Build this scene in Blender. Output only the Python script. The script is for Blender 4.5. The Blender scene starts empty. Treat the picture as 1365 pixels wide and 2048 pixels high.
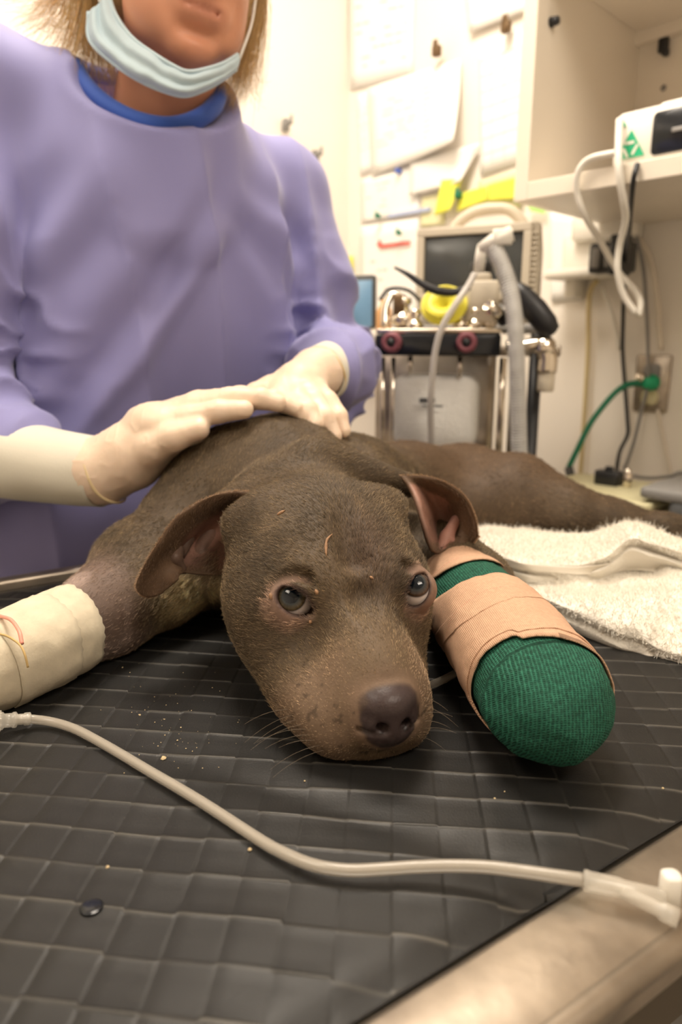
import bpy, math, random
import numpy as np
from mathutils import Vector, Matrix

rng = np.random.default_rng(7)
random.seed(7)
C = bpy.context.scene.collection
SC = bpy.context.scene

# ------------------------------------------------------------------ camera
T = 0.90                      # height of the exam table top
FPX = 1400.0                  # focal length in pixels (frame 1365 x 2048)
PITCH = math.atan(334.0 / FPX)
CZ = T + 0.25                 # camera height
cs, sn = math.cos(PITCH), math.sin(PITCH)
cam_data = bpy.data.cameras.new('camera')
cam = bpy.data.objects.new('camera', cam_data)
C.objects.link(cam)
SC.camera = cam
cam.location = (0, 0, CZ)
cam.rotation_euler = (math.pi / 2 - PITCH, 0, 0)
cam_data.sensor_fit = 'VERTICAL'
cam_data.sensor_height = 36.0
cam_data.lens = 36.0 * FPX / 2048.0
cam_data.clip_start = 0.01
cam_data.dof.use_dof = True
cam_data.dof.focus_distance = 0.47
cam_data.dof.aperture_fstop = 5.0

# ------------------------------------------------------------------ world, lights, exposure
w = bpy.data.worlds.new('world')
SC.world = w
w.use_nodes = True
w.node_tree.nodes['Background'].inputs[0].default_value = (1.0, 0.9, 0.78, 1)
w.node_tree.nodes['Background'].inputs[1].default_value = 0.3
SC.view_settings.view_transform = 'Standard'
SC.view_settings.look = 'None'
SC.view_settings.gamma = 1
SC.view_settings.use_curve_mapping = False
SC.view_settings.exposure = 0.25


def area(name, loc, size, power, col, target):
    d = bpy.data.lights.new(name, 'AREA')
    d.shape = 'RECTANGLE'
    d.size, d.size_y = size
    d.energy = power
    d.color = col
    o = bpy.data.objects.new(name, d)
    C.objects.link(o)
    o.location = loc
    o.rotation_euler = (Vector(target) - Vector(loc)).to_track_quat('-Z', 'Y').to_euler()
    return o


WARM = (1.0, 0.89, 0.76)
area('ceiling_panel_lamp', (-0.10, 0.95, 2.62), (0.6, 0.6), 30, WARM, (0, 0.6, T))
area('ceiling_panel_lamp', (0.75, -0.35, 2.62), (0.9, 0.6), 18, WARM, (0.1, 0.6, T))
area('ceiling_panel_lamp', (-1.0, 0.1, 2.62), (0.9, 0.6), 11, WARM, (-0.2, 0.7, T))

# ------------------------------------------------------------------ geometry helpers


def V3(*a):
    return np.array(a, float)


def at(px, py, Y):
    """world point seen at pixel (px, py) that lies at world Y"""
    a = (px - 682.5) / FPX
    k = (py - 1024.0) / FPX
    d = np.array([a, cs - k * sn, -sn - k * cs])
    t = Y / d[1]
    return np.array([0, 0, CZ]) + d * t


def onz(px, py, z):
    """world point at pixel (px, py) at height z above the table top"""
    a = (px - 682.5) / FPX
    k = (py - 1024.0) / FPX
    d = np.array([a, cs - k * sn, -sn - k * cs])
    t = (T + z - CZ) / d[2]
    return np.array([0, 0, CZ]) + d * t


def onplane(px, py, n, c):
    a = (px - 682.5) / FPX
    k = (py - 1024.0) / FPX
    d = np.array([a, cs - k * sn, -sn - k * cs])
    o = np.array([0, 0, CZ])
    n = np.array(n, float)
    t = (c - o @ n) / (d @ n)
    return o + d * t


def proj(P):
    P = np.asarray(P, float).reshape(-1, 3) - np.array([0, 0, CZ])
    t = P[:, 1] * cs - P[:, 2] * sn
    u = P[:, 1] * sn + P[:, 2] * cs
    return np.stack([682.5 + FPX * P[:, 0] / t, 1024 - FPX * u / t, t], 1)


def mesh_obj(name, parts, material, parent=None, smooth=True, label=None, cat=None, group=None, kind=None, attr=None, bevel=0, subsurf=0, solid=0):
    Vs, Fs = [], []
    off = 0
    for v, f in parts:
        v = np.asarray(v, float).reshape(-1, 3)
        Vs.append(v)
        Fs.extend([tuple(int(i) + off for i in q) for q in f])
        off += len(v)
    Vs = np.concatenate(Vs)
    me = bpy.data.meshes.new(name)
    me.from_pydata(Vs.tolist(), [], Fs)
    me.update()
    if smooth:
        me.polygons.foreach_set('use_smooth', np.ones(len(me.polygons), bool))
    mats = material if isinstance(material, (list, tuple)) else [material]
    for m in mats:
        me.materials.append(m)
    if attr is not None:
        for an, arr in attr.items():
            if arr.ndim == 1:
                a = me.attributes.new(an, 'FLOAT', 'POINT')
                a.data.foreach_set('value', arr.astype(np.float32))
            else:
                a = me.attributes.new(an, 'FLOAT_COLOR', 'POINT')
                a.data.foreach_set('color', np.concatenate([arr, np.ones((len(arr), 1))], 1).astype(np.float32).ravel())
    o = bpy.data.objects.new(name, me)
    C.objects.link(o)
    return finish(o, parent, label, cat, group, kind, bevel, subsurf, solid)


def finish(o, parent=None, label=None, cat=None, group=None, kind=None, bevel=0, subsurf=0, solid=0):
    if parent is not None:
        o.parent = parent
        o.matrix_parent_inverse = parent_world(parent).inverted()
    if label: o['label'] = label
    if cat: o['category'] = cat
    if group: o['group'] = group
    if kind: o['kind'] = kind
    if solid:
        m = o.modifiers.new('solid', 'SOLIDIFY'); m.thickness = solid; m.offset = 0
    if bevel:
        m = o.modifiers.new('bevel', 'BEVEL'); m.width = bevel; m.segments = 2; m.limit_method = 'ANGLE'
        m.harden_normals = False
    if subsurf:
        m = o.modifiers.new('sub', 'SUBSURF'); m.levels = subsurf; m.render_levels = subsurf
    return o


def parent_world(p):
    M = p.matrix_basis.copy()
    if p.parent is not None:
        M = parent_world(p.parent) @ p.matrix_parent_inverse @ M
    return M


def empty(name, loc, label, cat, group=None, kind=None):
    o = bpy.data.objects.new(name, None)
    C.objects.link(o)
    o.location = loc
    o.empty_display_size = 0.05
    o['label'] = label
    o['category'] = cat
    if group: o['group'] = group
    if kind: o['kind'] = kind
    return o


def frame_from(d, up=(0, 0, 1)):
    d = np.asarray(d, float); d = d / np.linalg.norm(d)
    up = np.asarray(up, float)
    if abs(d @ up) > 0.98: up = np.array([1.0, 0, 0]) if abs(d[0]) < .9 else np.array([0, 1.0, 0])
    s = np.cross(d, up); s /= np.linalg.norm(s)
    u = np.cross(s, d)
    return s, u, d


def box(c, size, axes=None):
    """box centred at c; axes = 3 unit row vectors"""
    A = np.eye(3) if axes is None else np.asarray(axes, float)
    h = np.asarray(size, float) / 2
    pts = [np.asarray(c) + A[0] * h[0] * sx + A[1] * h[1] * sy + A[2] * h[2] * sz for sz in (-1, 1) for sy in (-1, 1) for sx in (-1, 1)]
    F = [(0, 2, 3, 1), (4, 5, 7, 6), (0, 1, 5, 4), (2, 6, 7, 3), (0, 4, 6, 2), (1, 3, 7, 5)]
    if np.linalg.det(A) < 0: F = [f[::-1] for f in F]
    return np.array(pts), F


def cr(pts, n):
    """catmull-rom through pts, n samples per span"""
    P = np.asarray(pts, float)
    P = np.concatenate([[2 * P[0] - P[1]], P, [2 * P[-1] - P[-2]]])
    out = []
    for i in range(1, len(P) - 2):
        p0, p1, p2, p3 = P[i - 1], P[i], P[i + 1], P[i + 2]
        for j in range(n):
            t = j / n
            out.append(.5 * ((2 * p1) + (-p0 + p2) * t + (2 * p0 - 5 * p1 + 4 * p2 - p3) * t * t + (-p0 + 3 * p1 - 3 * p2 + p3) * t ** 3))
    out.append(P[-2])
    return np.array(out)


def tube(path, r, n=12, cap=True, flat=None):
    P = np.asarray(path, float)
    m = len(P)
    R = np.full(m, float(r)) if np.isscalar(r) else np.interp(np.linspace(0, 1, m), np.linspace(0, 1, len(r)), r)
    tg = np.gradient(P, axis=0)
    tg /= np.linalg.norm(tg, axis=1)[:, None] + 1e-12
    s, u, _ = frame_from(tg[0])
    V = []
    for i in range(m):
        s = s - tg[i] * (s @ tg[i]); s /= np.linalg.norm(s)
        u = np.cross(s, tg[i])
        for j in range(n):
            a = 2 * math.pi * j / n
            V.append(P[i] + R[i] * (math.cos(a) * s + math.sin(a) * u * (flat if flat else 1)))
    F = [(i * n + j, i * n + (j + 1) % n, (i + 1) * n + (j + 1) % n, (i + 1) * n + j) for i in range(m - 1) for j in range(n)]
    F = [f[::-1] for f in F]
    if cap:
        F.append(tuple(range(n))); F.append(tuple(range((m - 1) * n, m * n))[::-1])
    return np.array(V), F


def lathe(profile, base, axis=(0, 0, 1), n=28, up=None):
    """profile list of (r, h) along axis"""
    s, u, d = frame_from(axis, (0, 0, 1) if up is None else up)
    base = np.asarray(base, float)
    V = []
    for r, h in profile:
        for j in range(n):
            a = 2 * math.pi * j / n
            V.append(base + d * h + r * (math.cos(a) * s + math.sin(a) * u))
    m = len(profile)
    F = [(i * n + j, (i + 1) * n + j, (i + 1) * n + (j + 1) % n, i * n + (j + 1) % n) for i in range(m - 1) for j in range(n)]
    if profile[0][0] > 1e-6: F.append(tuple(range(n)))
    if profile[-1][0] > 1e-6: F.append(tuple(range((m - 1) * n, m * n))[::-1])
    F = [f[::-1] for f in F]
    return np.array(V), F


def rbox(c, size, axes=None, r=0.01, n=5, axis=2):
    """box with its four edges parallel to `axis` rounded (prism)"""
    A = np.eye(3) if axes is None else np.asarray(axes, float)
    i, j = [k for k in range(3) if k != axis]
    a, b, h = size[i] / 2, size[j] / 2, size[axis] / 2
    r = min(r, a * .98, b * .98)
    o = []
    for qx, qy, a0 in ((1, 1, 0), (-1, 1, 90), (-1, -1, 180), (1, -1, 270)):
        for k in range(n + 1):
            an = math.radians(a0 + 90 * k / n)
            o.append((qx * (a - r) + r * math.cos(an), qy * (b - r) + r * math.sin(an)))
    m = len(o)
    e = min(r * .35, h * .3)
    V = []
    for hh, ins in ((-h, e), (-h + e, 0), (h - e, 0), (h, e)):
        for x, y in o:
            sx = 1 - ins / a; sy = 1 - ins / b
            V.append(np.asarray(c) + A[i] * x * sx + A[j] * y * sy + A[axis] * hh)
    F = [(q * m + k, q * m + (k + 1) % m, (q + 1) * m + (k + 1) % m, (q + 1) * m + k) for q in range(3) for k in range(m)]
    F += [tuple(range(m))[::-1], tuple(range(3 * m, 4 * m))]
    det = np.linalg.det(np.stack([A[i], A[j], A[axis]]))
    if det < 0: F = [f[::-1] for f in F]
    return np.array(V), F


def patch(ctrl, nu=6, nv=6):
    """smooth surface through a grid of control points [rows][cols][3]"""
    Cn = np.asarray(ctrl, float)
    rows = np.stack([cr(Cn[i], nv) for i in range(Cn.shape[0])])       # rows x N
    G = np.stack([cr(rows[:, j], nu) for j in range(rows.shape[1])], 1)
    return G


def grid_faces(m, n, wrap=False):
    F = []
    nn = n if wrap else n - 1
    for i in range(m - 1):
        for j in range(nn):
            F.append((i * n + j, i * n + (j + 1) % n, (i + 1) * n + (j + 1) % n, (i + 1) * n + j))
    return F


# cheap smooth value noise in numpy
_perm = np.random.default_rng(3).random((64, 64, 64)).astype(np.float32)


def vnoise(P, scale):
    Q = np.asarray(P) * scale + 1000.0
    i = np.floor(Q).astype(int); f = Q - i
    f = f * f * (3 - 2 * f)
    i &= 63; j = (i + 1) & 63
    r = 0
    for a in (0, 1):
        for b in (0, 1):
            for c in (0, 1):
                ix = (j if a else i)[..., 0]; iy = (j if b else i)[..., 1]; iz = (j if c else i)[..., 2]
                wgt = (f[..., 0] if a else 1 - f[..., 0]) * (f[..., 1] if b else 1 - f[..., 1]) * (f[..., 2] if c else 1 - f[..., 2])
                r = r + wgt * _perm[ix, iy, iz]
    return r * 2 - 1


def sstep(a, b, x):
    t = np.clip((x - a) / (b - a), 0, 1)
    return t * t * (3 - 2 * t)


# ------------------------------------------------------------------ signed distance sculpting
def axis_pts(*segs):
    out = []
    for a, b, s in segs:
        n = max(1, int(round((b - a) / s)))
        out.append(np.linspace(a, b, n, endpoint=False))
    out.append([segs[-1][1]])
    return np.concatenate(out)


class Vol:
    def __init__(s, xs, ys, zs):
        s.ax = [np.asarray(a, np.float32) for a in (xs, ys, zs)]
        s.F = np.full([len(a) for a in s.ax], 0.06, np.float32)

    def _sl(s, lo, hi):
        sl = [slice(max(0, int(np.searchsorted(a, l)) - 1), int(np.searchsorted(a, h)) + 1) for a, l, h in zip(s.ax, lo, hi)]
        g = np.ix_(*[a[q] for a, q in zip(s.ax, sl)])
        return tuple(sl), g

    def put(s, prim, k=0.01, mode='add', m=0.03):
        fn, lo, hi = prim
        sl, (X, Y, Z) = s._sl(np.asarray(lo) - m - k, np.asarray(hi) + m + k)
        if any(q.stop <= q.start for q in sl): return
        d = fn(X, Y, Z)
        A = s.F[sl]
        if mode == 'add':
            h = np.maximum(k - np.abs(A - d), 0) / k if k > 0 else 0
            s.F[sl] = np.minimum(A, d) - h * h * k * .25
        elif mode == 'sub':
            d = -d
            h = np.maximum(k - np.abs(A - d), 0) / k if k > 0 else 0
            s.F[sl] = np.maximum(A, d) + h * h * k * .25

    def cut_below(s, z, k=0.006):
        Z = s.ax[2][None, None, :]
        d = z - Z
        h = np.maximum(k - np.abs(s.F - d), 0) / k
        s.F = (np.maximum(s.F, d) + h * h * k * .25).astype(np.float32)

    def sample(s, P):
        idx, fr = [], []
        for q in range(3):
            a = s.ax[q]
            i = np.clip(np.searchsorted(a, P[:, q]) - 1, 0, len(a) - 2)
            idx.append(i); fr.append(np.clip((P[:, q] - a[i]) / (a[i + 1] - a[i]), 0, 1))
        i, j, k = idx; x, y, z = fr
        F = s.F
        r = 0
        for a in (0, 1):
            for b in (0, 1):
                for c in (0, 1):
                    r = r + F[i + a, j + b, k + c] * (x if a else 1 - x) * (y if b else 1 - y) * (z if c else 1 - z)
        return r

    def mesh(s, relax=1):
        F = s.F
        ins = F < 0
        n8 = np.zeros(tuple(d - 1 for d in F.shape), np.int8)
        for a in (0, 1):
            for b in (0, 1):
                for c in (0, 1):
                    n8 += ins[a:F.shape[0] - 1 + a, b:F.shape[1] - 1 + b, c:F.shape[2] - 1 + c]
        I = np.argwhere((n8 > 0) & (n8 < 8))
        idm = np.full(n8.shape, -1, np.int32)
        idm[I[:, 0], I[:, 1], I[:, 2]] = np.arange(len(I))
        cor = {}
        pos = {}
        for a in (0, 1):
            for b in (0, 1):
                for c in (0, 1):
                    cor[a, b, c] = F[I[:, 0] + a, I[:, 1] + b, I[:, 2] + c].astype(float)
                    pos[a, b, c] = np.stack([s.ax[0][I[:, 0] + a], s.ax[1][I[:, 1] + b], s.ax[2][I[:, 2] + c]], 1).astype(float)
        acc = np.zeros((len(I), 3)); cnt = np.zeros(len(I))
        for a in cor:
            for q in range(3):
                if a[q] == 0:
                    b = tuple(1 if r == q else a[r] for r in range(3))
                    va, vb = cor[a], cor[b]
                    m = (va < 0) != (vb < 0)
                    t = np.where(m, va / (va - vb + 1e-20), 0)
                    acc += np.where(m[:, None], pos[a] + (pos[b] - pos[a]) * t[:, None], 0)
                    cnt += m
        V = acc / cnt[:, None]
        Q = []
        for q in range(3):
            o = [r for r in range(3) if r != q]
            sl0 = [slice(1, -1)] * 3; sl1 = [slice(1, -1)] * 3
            sl0[q] = slice(0, -1); sl1[q] = slice(1, None)
            A = ins[tuple(sl0)]; B = ins[tuple(sl1)]
            E = np.argwhere(A != B)
            flip = A[E[:, 0], E[:, 1], E[:, 2]]
            base = E.copy(); base[:, o[0]] += 1; base[:, o[1]] += 1
            c = []
            for da, db in ((0, 0), (1, 0), (1, 1), (0, 1)):
                p = base.copy(); p[:, o[0]] -= da; p[:, o[1]] -= db
                c.append(idm[p[:, 0], p[:, 1], p[:, 2]])
            qd = np.stack(c, 1)
            if q == 1: flip = ~flip
            qd[~flip] = qd[~flip][:, ::-1]
            Q.append(qd)
        Q = np.concatenate(Q)
        Q = Q[(Q >= 0).all(1)]
        for _ in range(relax):
            S = np.zeros_like(V); cn = np.zeros(len(V))
            for e in range(4):
                a, b = Q[:, e], Q[:, (e + 1) % 4]
                for ax in range(3):
                    S[:, ax] += np.bincount(a, V[b, ax], len(V)) + np.bincount(b, V[a, ax], len(V))
                cn += np.bincount(a, minlength=len(V)) + np.bincount(b, minlength=len(V))
            V = V * .4 + .6 * S / np.maximum(cn, 1)[:, None]
            e = 5e-4
            for _k in range(2):
                f = s.sample(V)
                g = np.stack([(s.sample(V + np.eye(3)[a] * e) - s.sample(V - np.eye(3)[a] * e)) / (2 * e) for a in range(3)], 1)
                g2 = np.maximum((g * g).sum(1), .2)
                V = V - np.clip(f / g2, -.002, .002)[:, None] * g
        return V, Q


def ell(c, r, R=None):
    """ellipsoid: radii r along the rows of R"""
    c = np.asarray(c, float); r = np.asarray(r, float)
    if R is None: R = np.eye(3)
    R = np.asarray(R, float)
    ext = np.sqrt(((R * r[:, None]) ** 2).sum(0))

    def fn(X, Y, Z):
        X = X - c[0]; Y = Y - c[1]; Z = Z - c[2]
        a = (R[0, 0] * X + R[0, 1] * Y + R[0, 2] * Z) / r[0]
        b = (R[1, 0] * X + R[1, 1] * Y + R[1, 2] * Z) / r[1]
        e = (R[2, 0] * X + R[2, 1] * Y + R[2, 2] * Z) / r[2]
        k0 = np.sqrt(a * a + b * b + e * e)
        k1 = np.sqrt((a / r[0]) ** 2 + (b / r[1]) ** 2 + (e / r[2]) ** 2) + 1e-9
        return (k0 * (k0 - 1) / k1).astype(np.float32)
    return fn, c - ext, c + ext


def rcap(a, b, ra, rb, fl=None):
    """round cone from a to b; fl = (axis unit vector, factor) flattens distances along that axis"""
    a = np.asarray(a, float); b = np.asarray(b, float)
    d = b - a; L2 = d @ d + 1e-12

    def fn(X, Y, Z):
        x = X - a[0]; y = Y - a[1]; z = Z - a[2]
        h = np.clip((x * d[0] + y * d[1] + z * d[2]) / L2, 0, 1)
        x = x - h * d[0]; y = y - h * d[1]; z = z - h * d[2]
        if fl is not None:
            ax, k = fl
            p = x * ax[0] + y * ax[1] + z * ax[2]
            q = p * (k - 1)
            x = x + q * ax[0]; y = y + q * ax[1]; z = z + q * ax[2]
        return (np.sqrt(x * x + y * y + z * z) - (ra + (rb - ra) * h)).astype(np.float32)
    R = max(ra, rb)
    if fl is not None and fl[1] < 1: R = R / fl[1]
    return fn, np.minimum(a, b) - R, np.maximum(a, b) + R


def chain(vol, pts, rs, k=.01, fl=None):
    for i in range(len(pts) - 1):
        vol.put(rcap(pts[i], pts[i + 1], rs[i], rs[i + 1], fl), k)


# ------------------------------------------------------------------ materials
def pm(name, col, rough=.5, metal=0, var=0, vscale=20, bump=0, bscale=200, trans=0, ior=1.45, sheen=0, sss=0, spec=.5, attr=None, emit=0, coat=0, stretch=None, alpha=1, bdist=.001, dark=None):
    m = bpy.data.materials.new(name)
    m.use_nodes = True
    nt = m.node_tree
    N, L = nt.nodes, nt.links
    b = N['Principled BSDF']
    b.inputs['Roughness'].default_value = rough
    b.inputs['Metallic'].default_value = metal
    b.inputs['IOR'].default_value = ior
    b.inputs['Transmission Weight'].default_value = trans
    b.inputs['Specular IOR Level'].default_value = spec
    b.inputs['Sheen Weight'].default_value = sheen
    b.inputs['Coat Weight'].default_value = coat
    b.inputs['Alpha'].default_value = alpha
    if sss:
        b.inputs['Subsurface Weight'].default_value = sss
        b.inputs['Subsurface Radius'].default_value = (.01, .004, .002)
        b.inputs['Subsurface Scale'].default_value = .4
    tc = N.new('ShaderNodeTexCoord')
    mp = N.new('ShaderNodeMapping')
    if stretch: mp.inputs['Scale'].default_value = stretch
    L.new(tc.outputs['Object'], mp.inputs['Vector'])
    base = None
    if attr:
        a = N.new('ShaderNodeAttribute'); a.attribute_name = attr
        base = a.outputs['Color']
    if var:
        no = N.new('ShaderNodeTexNoise'); no.inputs['Scale'].default_value = vscale; no.inputs['Detail'].default_value = 4
        L.new(mp.outputs['Vector'], no.inputs['Vector'])
        mx = N.new('ShaderNodeMix'); mx.data_type = 'RGBA'; mx.blend_type = 'MULTIPLY'
        mx.inputs[0].default_value = 1
        rp = N.new('ShaderNodeMapRange')
        rp.inputs['From Min'].default_value = .3; rp.inputs['From Max'].default_value = .7
        rp.inputs['To Min'].default_value = 1 - var; rp.inputs['To Max'].default_value = 1 + var * .3
        L.new(no.outputs['Fac'], rp.inputs['Value'])
        if base is not None: L.new(base, mx.inputs[6])
        else: mx.inputs[6].default_value = (*col, 1)
        L.new(rp.outputs['Result'], mx.inputs[7])
        base = mx.outputs[2]
    if base is not None: L.new(base, b.inputs['Base Color'])
    else: b.inputs['Base Color'].default_value = (*col, 1)
    if bump:
        n2 = N.new('ShaderNodeTexNoise'); n2.inputs['Scale'].default_value = bscale; n2.inputs['Detail'].default_value = 3
        L.new(mp.outputs['Vector'], n2.inputs['Vector'])
        bp = N.new('ShaderNodeBump'); bp.inputs['Strength'].default_value = bump; bp.inputs['Distance'].default_value = bdist
        L.new(n2.outputs['Fac'], bp.inputs['Height'])
        L.new(bp.outputs['Normal'], b.inputs['Normal'])
    if emit:
        b.inputs['Emission Color'].default_value = (*col, 1)
        b.inputs['Emission Strength'].default_value = emit
    return m


def hair_curves(name, roots, dirs, lens, rad, cols, material, parent, bend=None, npt=4, label=None, kind='stuff'):
    """real hair strands: roots (N,3), start directions (N,3), lengths (N), per-strand colour"""
    N = len(roots)
    t = np.linspace(0, 1, npt)[None, :, None]
    P = roots[:, None, :] + dirs[:, None, :] * (lens[:, None, None] * t)
    if bend is not None:
        P = P + bend[:, None, :] * (lens[:, None, None] * t * t)
    hc = bpy.data.hair_curves.new(name)
    hc.add_curves([npt] * N)
    hc.position_data.foreach_set('vector', P.astype(np.float32).ravel())
    ra = hc.attributes.new('radius', 'FLOAT', 'POINT')
    rr = (np.asarray(rad)[:, None] * np.linspace(1, .25, npt)[None, :]) if not np.isscalar(rad) else np.tile(rad * np.linspace(1, .25, npt), (N, 1))
    ra.data.foreach_set('value', rr.astype(np.float32).ravel())
    ca = hc.attributes.new('col', 'FLOAT_COLOR', 'CURVE')
    ca.data.foreach_set('color', np.concatenate([cols, np.ones((N, 1))], 1).astype(np.float32).ravel())
    hc.materials.append(material)
    o = bpy.data.objects.new(name, hc)
    C.objects.link(o)
    o.parent = parent
    if parent is not None: o.matrix_parent_inverse = parent_world(parent).inverted()
    o['kind'] = kind
    if label: o['label'] = label
    return o


def face_samples(V, Q, dens, mask=None):
    """random points on quads, dens(centres)->per m2; returns P, normals, quad index"""
    A = V[Q[:, 0]]; B = V[Q[:, 1]]; D = V[Q[:, 2]]; E = V[Q[:, 3]]
    n = np.cross(D - A, E - B)
    ar = np.linalg.norm(n, axis=1) * .5
    n = n / (2 * ar[:, None] + 1e-15)
    cen = (A + B + D + E) / 4
    lam = ar * dens(cen, n)
    cnt = rng.poisson(lam)
    idx = np.repeat(np.arange(len(Q)), cnt)
    u = rng.random((len(idx), 1)); v = rng.random((len(idx), 1))
    P = (A[idx] * (1 - u) + B[idx] * u) * (1 - v) + (E[idx] * (1 - u) + D[idx] * u) * v
    return P, n[idx], idx


def unit(v):
    v = np.asarray(v, float)
    return v / (np.linalg.norm(v, axis=-1, keepdims=True) + 1e-12)
# ================================================================== materials
M = {}
M['wall'] = pm('wall_paint', (.93, .87, .79), .6, var=.04, vscale=3, bump=.1, bscale=150)
M['wall2'] = pm('door_paint', (.48, .44, .30), .5, var=.05, vscale=3)
M['ceil'] = pm('ceiling_paint', (.85, .82, .76), .8)
M['floor'] = pm('floor_vinyl', (.35, .32, .28), .4, var=.15, vscale=12)
M['laminate'] = pm('shelf_laminate', (.80, .72, .61), .35, var=.03, vscale=8)
M['steel'] = pm('brushed_steel', (.44, .375, .305), .38, metal=.9, var=.42, vscale=22, bump=.25, bscale=90, stretch=(1, 1, 1))
M['steel_dark'] = pm('steel_side', (.30, .265, .21), .42, metal=.9, var=.2, vscale=8)
M['apron'] = pm('apron_steel', (.10, .08, .055), .5, metal=.6)
M['chrome'] = pm('chrome', (.75, .68, .58), .15, metal=1)
M['mat'] = pm('black_rubber_mat', (.0145, .0138, .013), .46, var=.2, vscale=18, bump=.3, bscale=900, spec=.32, bdist=.0004)
M['black'] = pm('black_plastic', (.018, .018, .02), .4)
M['blackg'] = pm('black_gloss', (.012, .014, .018), .15)
M['darkgrey'] = pm('dark_grey_plastic', (.07, .07, .07), .5)
M['grey'] = pm('grey_plastic', (.25, .24, .23), .5)
M['beige'] = pm('beige_plastic', (.60, .53, .42), .45, var=.04)
M['cream'] = pm('cream_plastic', (.66, .61, .38), .5, var=.05)
M['white'] = pm('white_plastic', (.82, .78, .70), .4)
M['yellow'] = pm('yellow_silicone', (.80, .72, .06), .4)
M['maroon'] = pm('maroon_rubber', (.23, .07, .09), .45)
M['clear'] = pm('clear_plastic', (.80, .79, .76), .10, alpha=.10, spec=.8)
M['granule'] = pm('white_granules', (.95, .93, .88), .8, var=.1, vscale=350, bump=1, bscale=350, bdist=.003)
M['hose'] = pm('translucent_grey_hose', (.62, .61, .59), .4)
M['green'] = pm('green_rubber', (.01, .19, .10), .4)
M['greenp'] = pm('green_print', (.02, .42, .20), .5)
M['tubeyel'] = pm('yellowed_tube', (.62, .50, .26), .4)
M['screen'] = pm('dark_screen', (.055, .058, .056), .22)
M['bluescr'] = pm('blue_screen', (.16, .30, .45), .3)
M['paper'] = pm('paper', (.96, .94, .90), .7)
M['note_yellow'] = pm('note_yellow', (.85, .86, .10), .7)
M['note_green'] = pm('note_green', (.55, .88, .28), .7)
M['note_pale'] = pm('note_pale_yellow', (.83, .80, .50), .7)
M['red'] = pm('red_print', (.75, .10, .07), .6)
M['blue'] = pm('blue_print', (.10, .17, .6), .6)
M['paleblue'] = pm('pale_blue_print', (.48, .55, .75), .6)
M['clip'] = pm('bronze_clip', (.16, .10, .05), .4, metal=.5)
M['print'] = pm('grey_print', (.66, .63, .59), .7)
M['orange'] = pm('orange_plastic', (.75, .38, .12), .5)
M['plate'] = pm('outlet_plate', (.42, .36, .29), .35, metal=.7, var=.3, vscale=60)
M['lamp'] = pm('lamp_diffuser', (1, .9, .75), .5, emit=4)

# ================================================================== room
Wr = np.array([.6926, -.7213, 0]); Dd = np.array([.7213, .6926, 0]); ZZ = np.array([0, 0, 1.])
RAX = [Wr, Dd, ZZ]


def wd(w_, d_, z_):
    return Wr * w_ + Dd * d_ + ZZ * z_


def rb(w0, w1, d0, d1, z0, z1):
    return box(wd((w0 + w1) / 2, (d0 + d1) / 2, (z0 + z1) / 2), (abs(w1 - w0), abs(d1 - d0), abs(z1 - z0)), RAX)


WD = 1.47       # back wall
WL, WR_, WF = -1.50, 2.0, -1.7
HC = 2.7
mesh_obj('floor', [rb(WL - .1, WR_ + .1, WF - .1, WD + .1, -.1, 0)], M['floor'], smooth=False, kind='structure')
mesh_obj('ceiling', [rb(WL - .1, WR_ + .1, WF - .1, WD + .1, HC, HC + .1)], M['ceil'], smooth=False, kind='structure')
mesh_obj('wall_back', [rb(WL - .1, WR_ + .1, WD, WD + .1, 0, HC)], M['wall'], smooth=False, kind='structure')
mesh_obj('wall_left', [rb(WL - .1, WL, WF, WD, 0, HC)], M['wall'], smooth=False, kind='structure')
mesh_obj('wall_right', [rb(WR_, WR_ + .1, WF, WD, 0, HC)], M['wall'], smooth=False, kind='structure')
mesh_obj('wall_front', [rb(WL, WR_, WF - .1, WF, 0, HC)], M['wall'], smooth=False, kind='structure')
mesh_obj('baseboard_back', [rb(WL, WR_, WD - .012, WD, 0, .09)], M['laminate'], smooth=False, kind='structure')
mesh_obj('baseboard_left', [rb(WL, WL + .012, WF, WD, 0, .09)], M['laminate'], smooth=False, kind='structure')
# door on the left wall, an olive edge of it peeks past the hair
dr = mesh_obj('door_1', [rb(WL, WL + .03, -.62, .26, 0.01, 2.08)], M['wall2'], smooth=False, kind='structure')
mesh_obj('door_frame', [rb(WL, WL + .045, .26, .33, 0, 2.15), rb(WL, WL + .045, -.69, -.62, 0, 2.15), rb(WL, WL + .045, -.69, .33, 2.08, 2.15)], M['laminate'], dr, smooth=False)
mesh_obj('door_handle', [tube([wd(WL + .02, .18, 1.0), wd(WL + .07, .18, 1.0)], .01), tube([wd(WL + .07, .18, 1.0), wd(WL + .07, .06, 1.0)], .009)], M['chrome'], dr)
for k, (x, y) in enumerate(((-.10, .95), (.75, -.35), (-1.0, .1))):
    lf = empty('ceiling_light', (x, y, HC), 'square ceiling light panel above the %s' % ('dog and the exam table', 'near side of the room behind the camera', 'left side of the room by the door')[k], 'ceiling light', 'ceiling light panels')
    mesh_obj('light_frame', [box((x, y, HC - .02), (.66, .66, .04))], M['white'], lf, smooth=False)
    mesh_obj('diffuser', [box((x, y, HC - .044), (.6, .6, .012))], M['lamp'], lf, smooth=False)

# ================================================================== exam table
TU = np.array([.8403, .5421, 0]); TV = np.array([-.5421, .8403, 0])
TAX = [TU, TV, ZZ]


def tb(u, v, z=0):
    return TU * u + TV * v + ZZ * (T + z)


def tbx(u0, u1, v0, v1, z0, z1):
    return box(tb((u0 + u1) / 2, (v0 + v1) / 2, (z0 + z1) / 2), (u1 - u0, v1 - v0, z1 - z0), TAX)


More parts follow.
